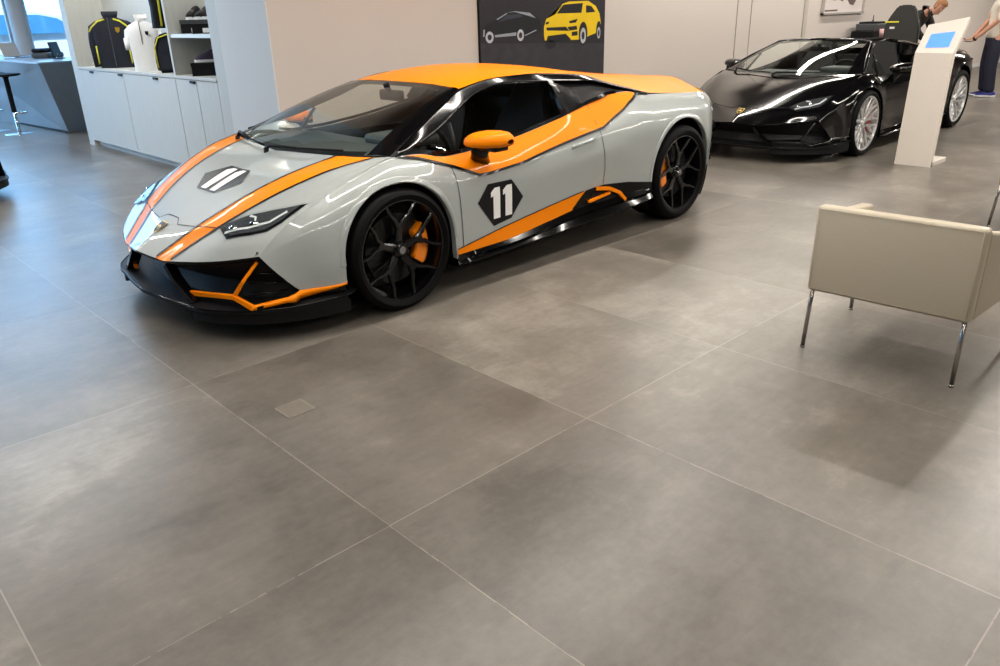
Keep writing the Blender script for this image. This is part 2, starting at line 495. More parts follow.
def build_car(name, label, cat, loc, rz, scheme, group=None):
    gt = scheme == 'grey'
    P = M_GREY if gt else M_PAINTK
    ORG = M_ORANGE if gt else M_PAINTK
    root = thing(name, label, cat, loc, rz, group)
    # ---- hood
    S = hood_surf()
    nv = len(S) - 1
    full = mirror_pts(S[1:])[::-1] + [[Vector(p) for p in r] for r in S]
    def sub(a, b, nm, m, mirror=True):
        """hood rows a..b of 40"""
        bm = bmesh.new(); grid(bm, [[Vector(p) for p in r] for r in S[a:b + 1]])
        return bm
    bm = bmesh.new(); V = grid(bm, full)
    bmesh.ops.recalc_face_normals(bm, faces=bm.faces[:])
    bm.normal_update()
    if sum(f.normal.z for f in bm.faces) < 0: bmesh.ops.reverse_faces(bm, faces=bm.faces[:])
    hb = BVHTree.FromBMesh(bm)
    # orange stripes are the rows between the measured stripe edges
    me_m = [P, ORG]
    n_f = len(full) - 1
    for f in bm.faces:
        pass
    hood = obj('hood', bm, me_m, root, True)
    nu = 64
    for fi, p in enumerate(hood.data.polygons):
        r = fi // nu; q = r - nv if r >= nv else nv - 1 - r
        if 10 <= q < 20: p.material_index = 1
    def hoodP(d):
        def f(x, y):
            h, n, i, _ = hb.ray_cast(Vector((x, y, 2)), Vector((0, 0, -1)))
            if h is None:
                h, n, i, _ = hb.find_nearest(Vector((x, y, .6)))
            if n.z < 0: n = -n
            return h + n * d
        return f
    # ---- flanks
    F = side_faces()
    def seg(x0, x1): return [c for x, c in F if x0 + 1e-6 >= x >= x1 - 1e-6]
    parts = {}
    for s, pre in ((1, ''), (-1, '')):
        def panel(nm, cols, m, **k):
            bm = bmesh.new()
            C = [[Vector((p.x, p.y * s, p.z)) for p in c] for c in cols]
            grid(bm, C)
            # turned-in flange along the bottom edge
            low = [c[-1] for c in C]; grid(bm, [low, [Vector((p.x, p.y - s * .035, p.z + .004)) for p in low]])
            bmesh.ops.recalc_face_normals(bm, faces=bm.faces[:]); bm.normal_update()
            if sum(f.normal.y * s * f.calc_area() for f in bm.faces) < 0: bmesh.ops.reverse_faces(bm, faces=bm.faces[:])
            o = obj(nm, bm, m, root); auto(o, 40); return o
        ff = panel('front_fender', seg(.8, -.42), P)
        dr = panel('door', seg(-.42, -1.68), P)
        rf = panel('rear_fender', seg(-1.68, -3.3), P)
        parts[s] = (ff, dr, rf)
        so = sgn(side_off(.003), s); so2 = sgn(side_off(.006), s)
        # shut lines
        for xx in (-.42, -1.68):
            bm = bmesh.new(); drape_line(bm, [(xx, belt(xx)[1] - .003), (xx - (.03 if xx < -1 else .0), .5), (xx, botZ(xx) + .03)], .0045, so); obj('door_gap', bm, M_BLACKM, dr)
        # flush door handle
        bm = bmesh.new(); hp = [(-1.40, .675), (-1.63, .705), (-1.64, .723), (-1.41, .695)]
        drape(bm, hp, sgn(side_off(.008), s), .03); prm = obj('door_handle', bm, P, dr, True); solid(prm, .007)
        # arch rim
        for xc, zc, R, nm, par in ((XF, ZCF, RAF, 'arch_trim', ff), (XR, ZCR, RAR, 'arch_trim', rf)):
            bm = bmesh.new()
            arc = [(xc + (R + .0) * math.cos(a), zc + (R + .0) * math.sin(a)) for a in np.linspace(-.02, PI + .02, 60)]
            outs = []
            for r_, dy in ((R + .028, .0005), (R + .024, .004), (R + .002, .005), (R - .004, .0), (R - .004, -.03)):
                ring = []
                for a in np.linspace(.0, PI, 60):
                    x_, z_ = xc + r_ * math.cos(a), zc + r_ * math.sin(a)
                    x2, z2 = xc + max(r_, R) * math.cos(a), zc + max(r_, R) * math.sin(a)
                    ring.append(Vector((x_, (sideY(x2, z2) + dy) * s, z_)))
                outs.append(ring)
            grid(bm, outs); bmesh.ops.recalc_face_normals(bm, faces=bm.faces[:])
            auto(obj(nm, bm, P, par), 50)
            # wheel well liner
            bm = bmesh.new(); lin = []
            yi = .62
            for yy in (sideY(xc, zc + R) - .03, yi):
                lin.append([Vector((xc + (R + .004) * math.cos(a), yy * s, max(.12, zc + (R + .004) * math.sin(a)))) for a in np.linspace(-.6, PI + .6, 40)])
            grid(bm, lin)
            c = bm.verts.new((xc, yi * s, zc)); bm.verts.ensure_lookup_table()
            ring = [v for v in bm.verts if abs(v.co.y - yi * s) < 1e-5 and v is not c]
            for a_, b_ in zip(ring[:-1], ring[1:]): bm.faces.new((a_, b_, c))
            obj('wheel_well', bm, M_BLACKM, par, True)
        # shoulder panel under the windows and its black keyline
        blk = [(-.08, .80), (-.22, .772), (-.44, .700), (-.60, .634), (-.68, .632), (-.95, .652), (-1.34, .716), (-1.73, .768), (-1.98, .86), (-2.06, .895), (-2.2, .940)]
        top = [(-.10, .803), (-.26, .786), (-.43, .752), (-.70, .762), (-1.03, .797), (-1.42, .862), (-1.65, .912), (-1.9, .958), (-2.1, .955), (-2.2, .942)]
        top = densify(top, .05); top = [(x, min(z, belt(x)[1] - .004)) for x, z in top]
        if gt:
            bm = bmesh.new()
            B = densify(blk, .04)
            bxs = [b[0] for b in B]
            rows = []
            for x, z in B:
                zt = belt(x)[1] - .003
                rows.append([so(x, lerp(zt, z, t / 8)) for t in range(9)])
            grid(bm, rows); bmesh.ops.recalc_face_normals(bm, faces=bm.faces[:])
            obj('shoulder_panel', bm, M_ORANGE, root, True, label='orange shoulder panel')
            bm = bmesh.new(); drape_line(bm, blk + [(-2.34, .922)], .013, so2); obj('keyline', bm, M_DECAL, root, label='thin black line edging the orange')
            # race number on the door
            hx = [(-.555, .482), (-.65, .575), (-.845, .573), (-.935, .457), (-.83, .345), (-.68, .325)]
            cx = sum(p[0] for p in hx) / 6; cz = sum(p[1] for p in hx) / 6
            bm = bmesh.new(); drape(bm, hx, so, .06); h_ = obj('number_hexagon', bm, M_DECAL, dr, label='black hexagon')
            bm = bmesh.new(); f = -1 if s > 0 else 1
            for g in eleven(.18, .03):
                drape(bm, [(cx + f * u * 1.05, cz - .002 + v) for u, v in g], so2, .05)
            obj('number_eleven', bm, M_WHITE, h_, label='white 11')
            # orange wedge above the sill
            up = [(-.372, .256), (-.72, .300), (-1.15, .353), (-1.50, .392)]; lo = [(-1.52, .30), (-1.16, .256), (-.72, .213), (-.372, .212)]
            bm = bmesh.new(); rows = []
            for t in np.linspace(0, 1, 30):
                x = lerp(-.372, -1.53, t); zt = pchip([-.372, -.72, -1.15, -1.53], [.256, .300, .353, .392], x); zl = pchip([-.372, -.72, -1.16, -1.53], [.212, .213, .256, .30], x)
                if x < -1.42: zl = lerp(zl, zt, (-1.42 - x) / .11)
                rows.append([so(x, lerp(zt, zl, j / 4)) for j in range(5)])
            grid(bm, rows); obj('sill_stripe', bm, M_ORANGE, root, True, label='orange sill stripe')
            bm = bmesh.new(); drape_line(bm, up, .006, so2); obj('keyline', bm, M_DECAL, root)
        # sill
        bm = bmesh.new(); rows = []
        for x in np.linspace(-.372, -2.215, 40):
            zt = pchip([-.372, -.72, -1.16, -1.53, -1.8, -2.215], [.222, .223, .262, .30, .31, .315], x)
            zl = pchip([-.372, -.9, -1.675, -2.215], [.155, .165, .19, .225], x)
            o_ = pchip([-.372, -.5, -2.1, -2.215], [.0, .015, .03, .015], x)
            y = sideY(x, zt)
            rows.append([Vector((x, (y - .012) * s, zt + .006)), Vector((x, (y + .004) * s, zt)), Vector((x, (y + o_) * s, lerp(zt, zl, .35))), Vector((x, (y + o_ * .3) * s, lerp(zt, zl, .55))),
                         Vector((x, (y + o_ + .008) * s, zl + .012)), Vector((x, (y + o_) * s, zl)), Vector((x, .74 * s, zl - .02)), Vector((x, .72 * s, .135))])
        grid(bm, rows); bmesh.ops.recalc_face_normals(bm, faces=bm.faces[:]); auto(obj('side_skirt', bm, M_BLACKG, root), 25)
        # side intake panel ahead of the rear wheel
        ip = [(-1.38, .292), (-1.44, .335), (-1.525, .393), (-1.60, .400), (-1.70, .405), (-1.95, .385), (-2.21, .345), (-2.215, .29), (-2.05, .26), (-1.8, .25), (-1.55, .262)]
        bm = bmesh.new(); drape(bm, ip, sgn(side_off(.006), s), .05); o_ = obj('side_intake', bm, M_BLACKG, root)
        bm = bmesh.new(); drape(bm, [(-1.55, .315), (-1.585, .365), (-1.66, .375), (-1.80, .345), (-1.88, .285), (-1.7, .272)], sgn(side_off(.009), s), .05); obj('intake_mesh', bm, M_BLACKM, o_)
        vee = [(-1.63, .392), (-1.75, .37), (-1.84, .325), (-1.885, .27)]
        for nm, pl, w in (('intake_blade', [(-1.615, .394), (-1.74, .374), (-1.84, .33), (-1.90, .272)], .024), ('intake_blade', [(-1.53, .318), (-1.64, .332), (-1.74, .345)], .015)):
            bm = bmesh.new(); drape_line(bm, pl, w, sgn(side_off(.022), s)); solid(obj(nm, bm, ORG, o_), .02, 0)
        if gt:                                                    # small script on the intake panel, unreadable strokes as in the photo
            bm = bmesh.new()
            for k in range(9):
                x = -1.99 - k * .021
                drape_line(bm, [(x, .262 + k * .0024), (x - .012, .285 + k * .0024)], .008, sgn(side_off(.015), s))
            drape_line(bm, [(-1.985, .272), (-2.175, .297)], .006, sgn(side_off(.015), s))
            obj('model_script', bm, M_WHITE, o_, label='small white script')
    # ---- wheels
    for x, R, w in ((XF, .33, .245), (XR, .345, .305)):
        for s in (1, -1):
            make_wheel(root, x, s, R, w, 'fork' if gt else 'mesh', M_CALO if gt else M_CALR)
    # ---- rear deck, roof
    deck0 = [(-1.95, 0, 1.105), (-2.2, 0, 1.065), (-2.45, 0, 1.035), (-2.7, 0, 1.01), (-2.95, 0, .985), (-3.2, 0, .965), (-3.38, 0, .955)]
    deckA = [(-1.95, .28, 1.10), (-2.2, .30, 1.066), (-2.45, .31, 1.037), (-2.7, .32, 1.012), (-2.95, .32, .988), (-3.2, .32, .966), (-3.355, .32, .956)]
    deckB = [(-1.93, .50, 1.088), (-2.15, .53, 1.045), (-2.4, .55, 1.005), (-2.64, .56, .975), (-2.88, .56, .952), (-3.12, .56, .92), (-3.27, .56, .905)]
    deckC = [tuple(curve(RU[8:], t)) for t in (0, .33, .66, .95)] + [belt_pt for belt_pt in [(-2.63, .80, .910), (-2.95, .79, .888), (-3.14, .76, .876)]]
    rows = [deck0, deckA, deckB, deckC]
    if not gt:
        rows = [[(x, y, z - .12 * math.exp(-((x + 1.9) / .55) ** 2) - (.02 if i < 2 else 0)) for x, y, z in r] for i, r in enumerate(rows)]
    D = loft(rows, 36, 24)
    bm = bmesh.new(); grid(bm, mirror_pts(D[1:])[::-1] + [[Vector(p) for p in r] for r in D]); bmesh.ops.recalc_face_normals(bm, faces=bm.faces[:]); bm.normal_update()
    if sum(f.normal.z for f in bm.faces) < 0: bmesh.ops.reverse_faces(bm, faces=bm.faces[:])
    db = BVHTree.FromBMesh(bm)
    deck = obj('engine_cover', bm, ORG, root, True)
    def deckP(d):
        def f(x, y):
            h, n, i, _ = db.ray_cast(Vector((x, y, 2)), Vector((0, 0, -1)))
            if h is None: h, n, i, _ = db.find_nearest(Vector((x, y, 1)))
            return h + (n if n.z > 0 else -n) * d
        return f
    for k in range(5):
        bm = bmesh.new(); x = -2.25 - k * .15; w = .26
        drape(bm, [(x, -w), (x - .05, -w), (x - .05, w), (x, w)], deckP(.006), .03); obj('louvre', bm, M_BLACKG, deck)
    if gt:
        roof = [[(-.745, 0, 1.10), (-.93, 0, 1.138), (-1.18, 0, 1.162), (-1.45, 0, 1.165), (-1.7, 0, 1.144), (-1.95, 0, 1.105)],
                [(-.752, .28, 1.096), (-.93, .29, 1.131), (-1.18, .29, 1.153), (-1.45, .29, 1.156), (-1.7, .28, 1.137), (-1.95, .28, 1.10)],
                [(-.765, .46, 1.086), (-.93, .47, 1.112), (-1.18, .475, 1.132), (-1.45, .475, 1.134), (-1.7, .48, 1.117), (-1.94, .50, 1.087)],
                [(-.79, .545, 1.072), (-.95, .546, 1.097), (-1.16, .55, 1.117), (-1.40, .55, 1.117), (-1.64, .556, 1.101), (-1.87, .58, 1.08)]]
        Rf = loft(roof, 30, 20)
        bm = bmesh.new(); grid(bm, mirror_pts(Rf[1:])[::-1] + [[Vector(p) for p in r] for r in Rf]); bmesh.ops.recalc_face_normals(bm, faces=bm.faces[:]); bm.normal_update()
        if sum(f.normal.z for f in bm.faces) < 0: bmesh.ops.reverse_faces(bm, faces=bm.faces[:])
        rf_ = obj('roof', bm, [M_ORANGE], root, True)
        bm = bmesh.new(); grid(bm, [[Vector((p[0] - .01, p[1] * .97, p[2] - .03)) for p in r] for r in mirror_pts(Rf[1:])[::-1] + [list(r) for r in Rf]]); obj('headliner', bm, M_SEAT, root, True)
    # ---- windscreen
    def ws_row(y0, xb, zb, xt, zt, yt):
        out = []
        for t in np.linspace(0, 1, 6): out.append((lerp(xb, xt, t), lerp(y0, yt, t), lerp(zb, zt, t) + .028 * math.sin(PI * t)))
        return out
    WS = [ws_row(0, .15, .788, -.745, 1.10, 0), ws_row(.27, .125, .792, -.752, 1.096, .21), ws_row(.52, .07, .80, -.758, 1.09, .40), ws_row(.66, -.01, .80, -.765, 1.083, .505)]
    W_ = loft(WS, 20, 14)
    bm = bmesh.new(); grid(bm, mirror_pts(W_[1:])[::-1] + [[Vector(p) for p in r] for r in W_]); bmesh.ops.recalc_face_normals(bm, faces=bm.faces[:])
    ws = obj('windscreen', bm, M_GLASS, root, True)
    # cowl: black strip ahead of the glass, wipers
    bm = bmesh.new(); rows = []
    for y in np.linspace(-.72, .72, 40):
        ay = abs(y); xb = pchip([0, .27, .52, .66, .74], [.15, .125, .07, -.01, -.04], ay); zb = pchip([0, .27, .52, .66, .74], [.788, .792, .80, .80, .803], ay)
        xh = pchip([0, .25, .521, .75], [.16, .145, .085, .0], ay)
        rows.append([Vector((xh - .0, y, zb - .03)), Vector((xb - .03, y, zb - .045)), Vector((xb - .06, y, zb - .01 + .0))])
    grid(bm, rows); obj('cowl', bm, M_BLACKM, root, True)
    bm = bmesh.new(); rows = []                                   # dark frit band printed round the glass
    for y in np.linspace(-.63, .63, 30):
        ay = abs(y); f = lambda t: [float(c) for c in loftpt(WS, ay / .66, t)]
        a = loftpt(WS, min(ay / .66, 1), .0); b = loftpt(WS, min(ay / .66, 1), .05)
        sg = 1 if y >= 0 else -1
        rows.append([Vector((a[0], a[1] * sg, a[2] - .004)), Vector((b[0], b[1] * sg, b[2] - .004))])
    grid(bm, rows); obj('screen_border', bm, M_BLACKM, ws, True)
    for pts in ([(.10, -.57, .80), (.085, -.56, .835), (.125, -.36, .815), (.175, -.10, .81)], [(.185, -.06, .79), (.175, -.03, .812), (.15, .22, .818), (.06, .55, .825)]):
        bm = bmesh.new(); tube(bm, pts[:3], [.012, .010, .007], 8); tube(bm, pts[1:], .006, 6)
        lathe(bm, [(.001, .012), (.014, .01), (.016, -.03)], 12, M=Matrix.Translation(pts[0]))
        obj('wiper', bm, M_BLACKM, root, True)
    for s in (1, -1):
        # pillar ahead of the door glass
        we = [tuple(WS[3][i]) for i in range(6)]
        ru = [tuple(curve(RU[:5], t)) for t in np.linspace(0, 1, 6)]
        mid = [tuple((np.array(a) + np.array(b)) / 2 + np.array((0.003, 0, .005))) for a, b in zip(we, ru)]
        G = loft([we, mid, ru], 16, 8)
        bm = bmesh.new(); grid(bm, [[Vector((p[0], p[1] * s, p[2])) for p in r] for r in G]); bmesh.ops.recalc_face_normals(bm, faces=bm.faces[:])
        ap = obj('windscreen_pillar', bm, M_BLACKG, root, True)
        co = sgn(cab_off(.0), s); co2 = sgn(cab_off(.004), s)
        if gt:
            # roof rail band: between the rail line and the top of the side glass
            low = [(-.10, .802), (-.40, .868), (-.69, .970), (-.94, 1.058), (-1.15, 1.084), (-1.48, 1.066), (-1.72, 1.052), (-1.9, 1.04), (-2.08, .992), (-2.3, .935)]
            bm = bmesh.new(); rows = []
            for x in np.linspace(-.10, -2.31, 70):
                zr = rail(x)[1]; zl = min(pchip([p[0] for p in low], [p[1] for p in low], x), zr - .003)
                rows.append([co(x, lerp(zr, zl, j / 5)) for j in range(6)])
            grid(bm, rows); bmesh.ops.recalc_face_normals(bm, faces=bm.faces[:]); rr = obj('roof_rail', bm, M_BLACKG, root, True); solid(rr, .006, 0)
            # black side intake behind the quarter glass
            bm = bmesh.new(); rows = []
            for x in np.linspace(-1.56, -2.36, 24):
                zr = rail(x)[1]; zb = belt(x)[1]
                rows.append([Vector((x, (cabY(x, lerp(zr, zb, j / 6)) - .05 * math.sin(PI * j / 6) - .01) * s, lerp(zr, zb, j / 6))) for j in range(7)])
            grid(bm, rows); obj('shoulder_intake', bm, M_BLACKM, root, True)
            dg = [(-.34, .79), (-.43, .768), (-.7, .778), (-1.03, .812), (-1.42, .875), (-1.45, .88), (-1.50, 1.062), (-1.15, 1.088), (-.94, 1.064), (-.69, .98)]
            bm = bmesh.new(); drape(bm, dg, sgn(cab_off(-.002), s), .08); bmesh.ops.recalc_face_normals(bm, faces=bm.faces[:]); obj('door_glass', bm, M_GLASSD, dr if s < 0 else parts[1][1], True)
            qg = [(-1.50, .893), (-1.53, 1.056), (-1.64, 1.01), (-1.66, .925)]
            bm = bmesh.new(); drape(bm, qg, sgn(cab_off(.004), s), .08); obj('quarter_glass', bm, M_BLACKG, root, True)
            bm = bmesh.new(); drape_line(bm, [(-1.475, .88), (-1.52, 1.07)], .045, co2); solid(obj('door_pillar', bm, M_BLACKG, root), .03)
            bm = bmesh.new(); drape_line(bm, [(-.33, .787), (-.43, .764), (-.7, .772), (-1.03, .806), (-1.42, .869), (-1.65, .919), (-1.8, .948), (-1.9, .965), (-2.0, .968)], .016, co2); solid(obj('window_seal', bm, M_BLACKG, root), .01)
            bm = bmesh.new(); tube(bm, [co(-.50, .765), co(-.535, .84), co(-.56, .91)], .011, 8); obj('window_divider', bm, M_BLACKM, root, True)
        else:
            bm = bmesh.new(); tube(bm, [Vector((x, y * s, z)) for x, y, z in [(-.10, .80, .80), (-.42, .672, .942), (-.79, .545, 1.075), (-.84, .40, 1.09), (-.86, .2, 1.098), (-.86, 0, 1.10)]], [.022, .022, .022, .022, .02, .02], 8)
            obj('windscreen_frame', bm, M_BLACKG, root, True)
            bm = bmesh.new(); drape(bm, [(-.20, .80), (-.43, .765), (-.62, .77), (-.60, .95)], sgn(cab_off(-.002), s), .08); obj('quarter_glass', bm, M_GLASSD, root, True)
            bm = bmesh.new(); tube(bm, [Vector((-.48, .78 * s, .76)), Vector((-.60, .66 * s, .96))], .012, 8); obj('window_divider', bm, M_BLACKM, root, True)
            # buttress behind the seat
            bt = [[(-1.62, .30, 1.02), (-1.8, .32, 1.03), (-2.1, .36, .99), (-2.5, .42, .95)], [(-1.58, .45, 1.06), (-1.8, .47, 1.06), (-2.1, .50, 1.015), (-2.5, .53, .97)], [(-1.62, .60, 1.03), (-1.8, .63, 1.02), (-2.1, .68, .98), (-2.5, .74, .93)], [(-1.7, .76, .935), (-1.85, .77, .955), (-2.1, .78, .962), (-2.5, .79, .917)]]
            Bt = loft(bt, 16, 16); bm = bmesh.new(); grid(bm, [[Vector((p[0], p[1] * s, p[2])) for p in r] for r in Bt]); 
            grid(bm, [[Vector((r[0][0], r[0][1] * s, r[0][2])) for r in Bt], [Vector((r[0][0] - .02, r[0][1] * s, .72)) for r in Bt]])
            bmesh.ops.recalc_face_normals(bm, faces=bm.faces[:]); auto(obj('buttress', bm, P, root), 50)
    # ---- headlights
    for s in (1, -1):
        hl = [(.768, .463), (.792, .572), (.718, .668), (.655, .728), (.588, .755), (.435, .766), (.525, .700), (.599, .632), (.669, .553), (.719, .503)]
        hp = lambda d: sgn(hoodP(d), s)
        bm = bmesh.new(); drape(bm, hl, hp(.004), .03); h_ = obj('headlight', bm, M_DECAL, root)
        bm = bmesh.new(); inner = [(x * .88 + .645 * .12, y * .88 + .625 * .12) for x, y in hl]; drape(bm, inner, hp(.006), .03); obj('reflector', bm, M_LAMP, h_)
        bm = bmesh.new(); drape_line(bm, [(.775, .535), (.70, .64), (.62, .705), (.53, .728)], .012, hp(.009)); obj('running_light', bm, M_WHITE, h_)
        bm = bmesh.new(); drape_line(bm, [(.68, .655), (.645, .62), (.655, .585)], .012, hp(.009)); obj('running_light', bm, M_WHITE, h_)
        for q in ((.735, .555), (.665, .64)):
            bm = bmesh.new(); c = hp(.008)(*q); lathe(bm, [(.001, .006), (.018, .004), (.024, -.002)], 16, M=Matrix.Translation(c))
            obj('projector', bm, M_CHROME, h_, True)
        bm = bmesh.new(); drape(bm, hl, hp(.014), .03); obj('headlight_lens', bm, M_LENS, h_, True)
    # ---- hood seam, decals, crest
    bm = bmesh.new()
    drape_line(bm, [(.768, .463), (.816, .262), (.838, .115), (.806, .065), (.806, -.065), (.838, -.115), (.816, -.262), (.768, -.463)], .004, hoodP(.002))
    obj('hood_gap', bm, M_BLACKM, hood)
    if gt:
        for s in (1, -1):
            for k, row in ((1, HOOD[1]), (2, HOOD[2])):
                bm = bmesh.new(); pts = [ncurve(row, t) for t in np.linspace(.01, .995, 60)]
                drape_line(bm, [(p[0], p[1] * s) for p in pts], .014, hoodP(.003)); obj('keyline', bm, M_DECAL, hood, label='thin black line edging the stripe')
        hx = [(.50 + .155 * math.cos(a) * 1.0, .165 * math.sin(a)) for a in [PI / 6 + k * PI / 3 for k in range(6)]]
        hx = [(.604, -.120), (.492, -.232), (.376, -.125), (.376, .095), (.492, .202), (.604, .090)]
        bm = bmesh.new(); drape(bm, hx, hoodP(.003), .05); h_ = obj('number_hexagon', bm, M_DECAL, hood, label='black hexagon')
        bm = bmesh.new()
        for g in eleven(.20, .03): drape(bm, [(.492 - v, u - .015) for u, v in g], hoodP(.005), .04)
        flip = None
        obj('number_eleven', bm, M_WHITE, h_, label='white 11')
    c = hoodP(.006)(.89, 0); ux = Vector((0, 1, 0)); uy = Vector((-.85, 0, .55)).normalized(); nn = Vector((.55, 0, .85))
    bm = bmesh.new(); shield(bm, c, ux, uy, nn * 0, .072); b_ = obj('crest', bm, M_GOLD, root, label='small gold shield badge')
    bm = bmesh.new(); shield(bm, c, ux, uy, nn * .0012, .072, .84); b2 = obj('crest_field', bm, M_DECAL, b_)
    bm = bmesh.new()                                              # charging beast, a few strokes
    for pts, w in (([(-.012, .002), (-.004, .010), (.008, .006), (.014, -.004)], .009), ([(-.012, .002), (-.017, -.010)], .004), ([(-.004, .004), (-.006, -.012)], .004), ([(.012, -.002), (.008, -.016)], .004), ([(.0, .012), (.010, .016)], .003)):
        for q in ribbon(pts, w): bm.faces.new([bm.verts.new(c + ux * p[0] + uy * p[1] + nn * .002) for p in q])
    obj('crest_bull', bm, M_GOLD, b_)
    # ---- front face
    build_nose(root, gt, P, ORG)
    # ---- rear face
    bm = bmesh.new(); rows = []
    tailp = [(0, -3.38, .955), (.32, -3.355, .956), (.56, -3.27, .905), (.76, -3.14, .876), (.72, -3.22, .868)]
    for y in np.linspace(-.78, .78, 41):
        ay = abs(y); xt = pchip([0, .32, .56, .76, .78], [-3.38, -3.355, -3.27, -3.14, -3.12], ay); zt = pchip([0, .32, .56, .76, .78], [.955, .956, .905, .876, .87], ay)
        rows.append([Vector((xt, y, zt)), Vector((xt - .02, y, zt - .02)), Vector((xt + .04, y, zt - .10)), Vector((xt + .02, y, .66)), Vector((xt - .03, y, .56)), Vector((xt - .03, y, .42)), Vector((xt + .08, y, .30)), Vector((xt + .25, y, .20))])
    grid(bm, rows); bmesh.ops.recalc_face_normals(bm, faces=bm.faces[:]); auto(obj('rear_bumper', bm, P, root), 30)
    for s in (1, -1):
        bm = bmesh.new(); rows = [[Vector((-3.08, .878 * s, .80)), Vector((-3.10, .87 * s, .60)), Vector((-3.06, .86 * s, .30))], [Vector((-3.2, .80 * s, .80)), Vector((-3.24, .80 * s, .60)), Vector((-3.2, .80 * s, .28))], [Vector((-3.16, .70 * s, .80)), Vector((-3.2, .70 * s, .60)), Vector((-3.1, .70 * s, .26))]]
        grid(bm, rows); obj('bumper_corner', bm, P if gt else P, root, True)
        bm = bmesh.new(); box(bm, -3.27, -3.15, .42, .74, .70, .745, M=Matrix.Diagonal((1, s, 1, 1)), bev=.01); obj('tail_light', bm, M_RED, root)
        bm = bmesh.new(); lathe(bm, [(.05, -.1), (.05, 0), (.043, .0), (.043, -.08)], 24, M=Matrix.Translation((-3.36, .16 * s, .40)) @ Matrix.Rotation(-PI / 2, 4, 'Y')); obj('exhaust_tip', bm, M_CHROME, root, True)
        # little cooling-fin edge seen past the rear fender
        for z in (.36, .45, .54, .63):
            bm = bmesh.new(); box(bm, -3.17, -3.12, .78, .862, z, z + .04, M=Matrix.Diagonal((1, s, 1, 1)), bev=.008); obj('rear_vent', bm, M_BLACKG, root)
    bm = bmesh.new(); box(bm, -3.30, -2.98, -.72, .72, .13, .30, bev=.03); obj('diffuser', bm, M_BLACKM, root)
    # ---- floor pan and cabin
    bm = bmesh.new(); box(bm, -3.0, .70, -.58, .58, .125, .16); box(bm, -2.2, -.38, -.72, .72, .13, .17); obj('floor_pan', bm, M_BLACKM, root)
    bm = bmesh.new()
    prof = [(-.02, .60), (-.02, .765), (-.10, .775), (-.30, .79), (-.42, .80), (-.52, .775), (-.55, .70), (-.50, .55), (-.35, .45)]
    grid(bm, [[Vector((x + .05 * math.cos(y * 2), y, z - (.02 if abs(y) > .5 else 0))) for x, z in prof] for y in np.linspace(-.76, .76, 21)])
    dash = obj('dashboard', bm, M_SEATG, root, True)
    bm = bmesh.new(); box(bm, -.60, -.30, .22, .58, .78, .845, bev=.025); obj('instrument_hood', bm, M_SEATG, dash)
    bm = bmesh.new()
    Mw = Matrix.Translation((-.68, .38, .74)) @ Matrix.Rotation(math.radians(-68), 4, 'Y')
    n = 28
    for k in range(n):
        a, b = 2 * PI * k / n, 2 * PI * (k + 1) / n
        tube(bm, [Mw @ Vector((.175 * math.cos(a), .18 * math.sin(a), 0)), Mw @ Vector((.175 * math.cos(b), .18 * math.sin(b), 0))], .015, 8, caps=False)
    for a in (0, PI, PI * 1.5 if False else PI / 2): tube(bm, [Mw @ Vector((0, 0, -.02)), Mw @ Vector((.17 * math.sin(a) * -1, .17 * math.cos(a), 0))], .013, 6)
    lathe(bm, [(.001, .012), (.05, .008), (.055, -.03)], 18, M=Mw); tube(bm, [Mw @ Vector((0, 0, -.02)), (-.48, .38, .68)], .03, 8)
    obj('steering_wheel', bm, M_SEAT, root, True)
    for s in (1, -1):
        bm = bmesh.new(); box(bm, -1.36, -.86, s * .38 - .24, s * .38 + .24, .26, .42, bev=.06); st = obj('seat', bm, M_SEAT, root); auto(st, 60)
        bm = bmesh.new(); Mb = Matrix.Translation((-1.30, s * .38, .38)) @ Matrix.Rotation(math.radians(-22), 4, 'Y')
        prof = [(-.24, .0), (-.25, .3), (-.22, .5), (-.13, .60), (-.12, .74), (.12, .74), (.13, .60), (.22, .5), (.25, .3), (.24, .0)]
        prism(bm, prof, lambda u, v, w: Mb @ Vector((w, u, v)), -.10); bmesh.ops.bevel(bm, geom=bm.edges[:], offset=.02, segments=2, affect='EDGES')
        auto(obj('seat_back', bm, M_SEAT, st), 60)
        if not gt:
            bm = bmesh.new(); tube(bm, [(-1.66, s * .24, .80), (-1.66, s * .26, 1.04), (-1.66, s * .36, 1.07), (-1.66, s * .46, 1.06), (-1.66, s * .5, .80)], .02, 8); obj('roll_hoop', bm, M_BLACKG, root, True)
    bm = bmesh.new(); box(bm, -1.0, -.4, -.11, .11, .2, .56, bev=.03); obj('centre_tunnel', bm, M_SEAT, root); bm = bmesh.new(); box(bm, -1.72, -1.66, -.74, .74, .16, .93 if gt else .90); obj('bulkhead', bm, M_SEAT, root)
    for s in (1, -1):
        bm = bmesh.new(); box(bm, -1.66, -.05, .74 * s, .78 * s, .17, .72); obj('door_card', bm, M_SEAT, root)
    if gt:
        bm = bmesh.new(); Mm = Matrix.Translation((-.70, 0, 1.02)); box(bm, -.02, .02, -.11, .11, -.035, .03, M=Mm, bev=.012); tube(bm, [(-.68, 0, 1.04), (-.66, 0, 1.09)], .02, 8); obj('rear_view_mirror', bm, M_BLACKM, root)
    else:
        bm = bmesh.new(); Mm = Matrix.Translation((-.72, 0, 1.01)); box(bm, -.02, .02, -.11, .11, -.03, .03, M=Mm, bev=.012); tube(bm, [(-.70, 0, 1.03), (-.69, 0, 1.07)], .02, 8); obj('rear_view_mirror', bm, M_BLACKM, root)
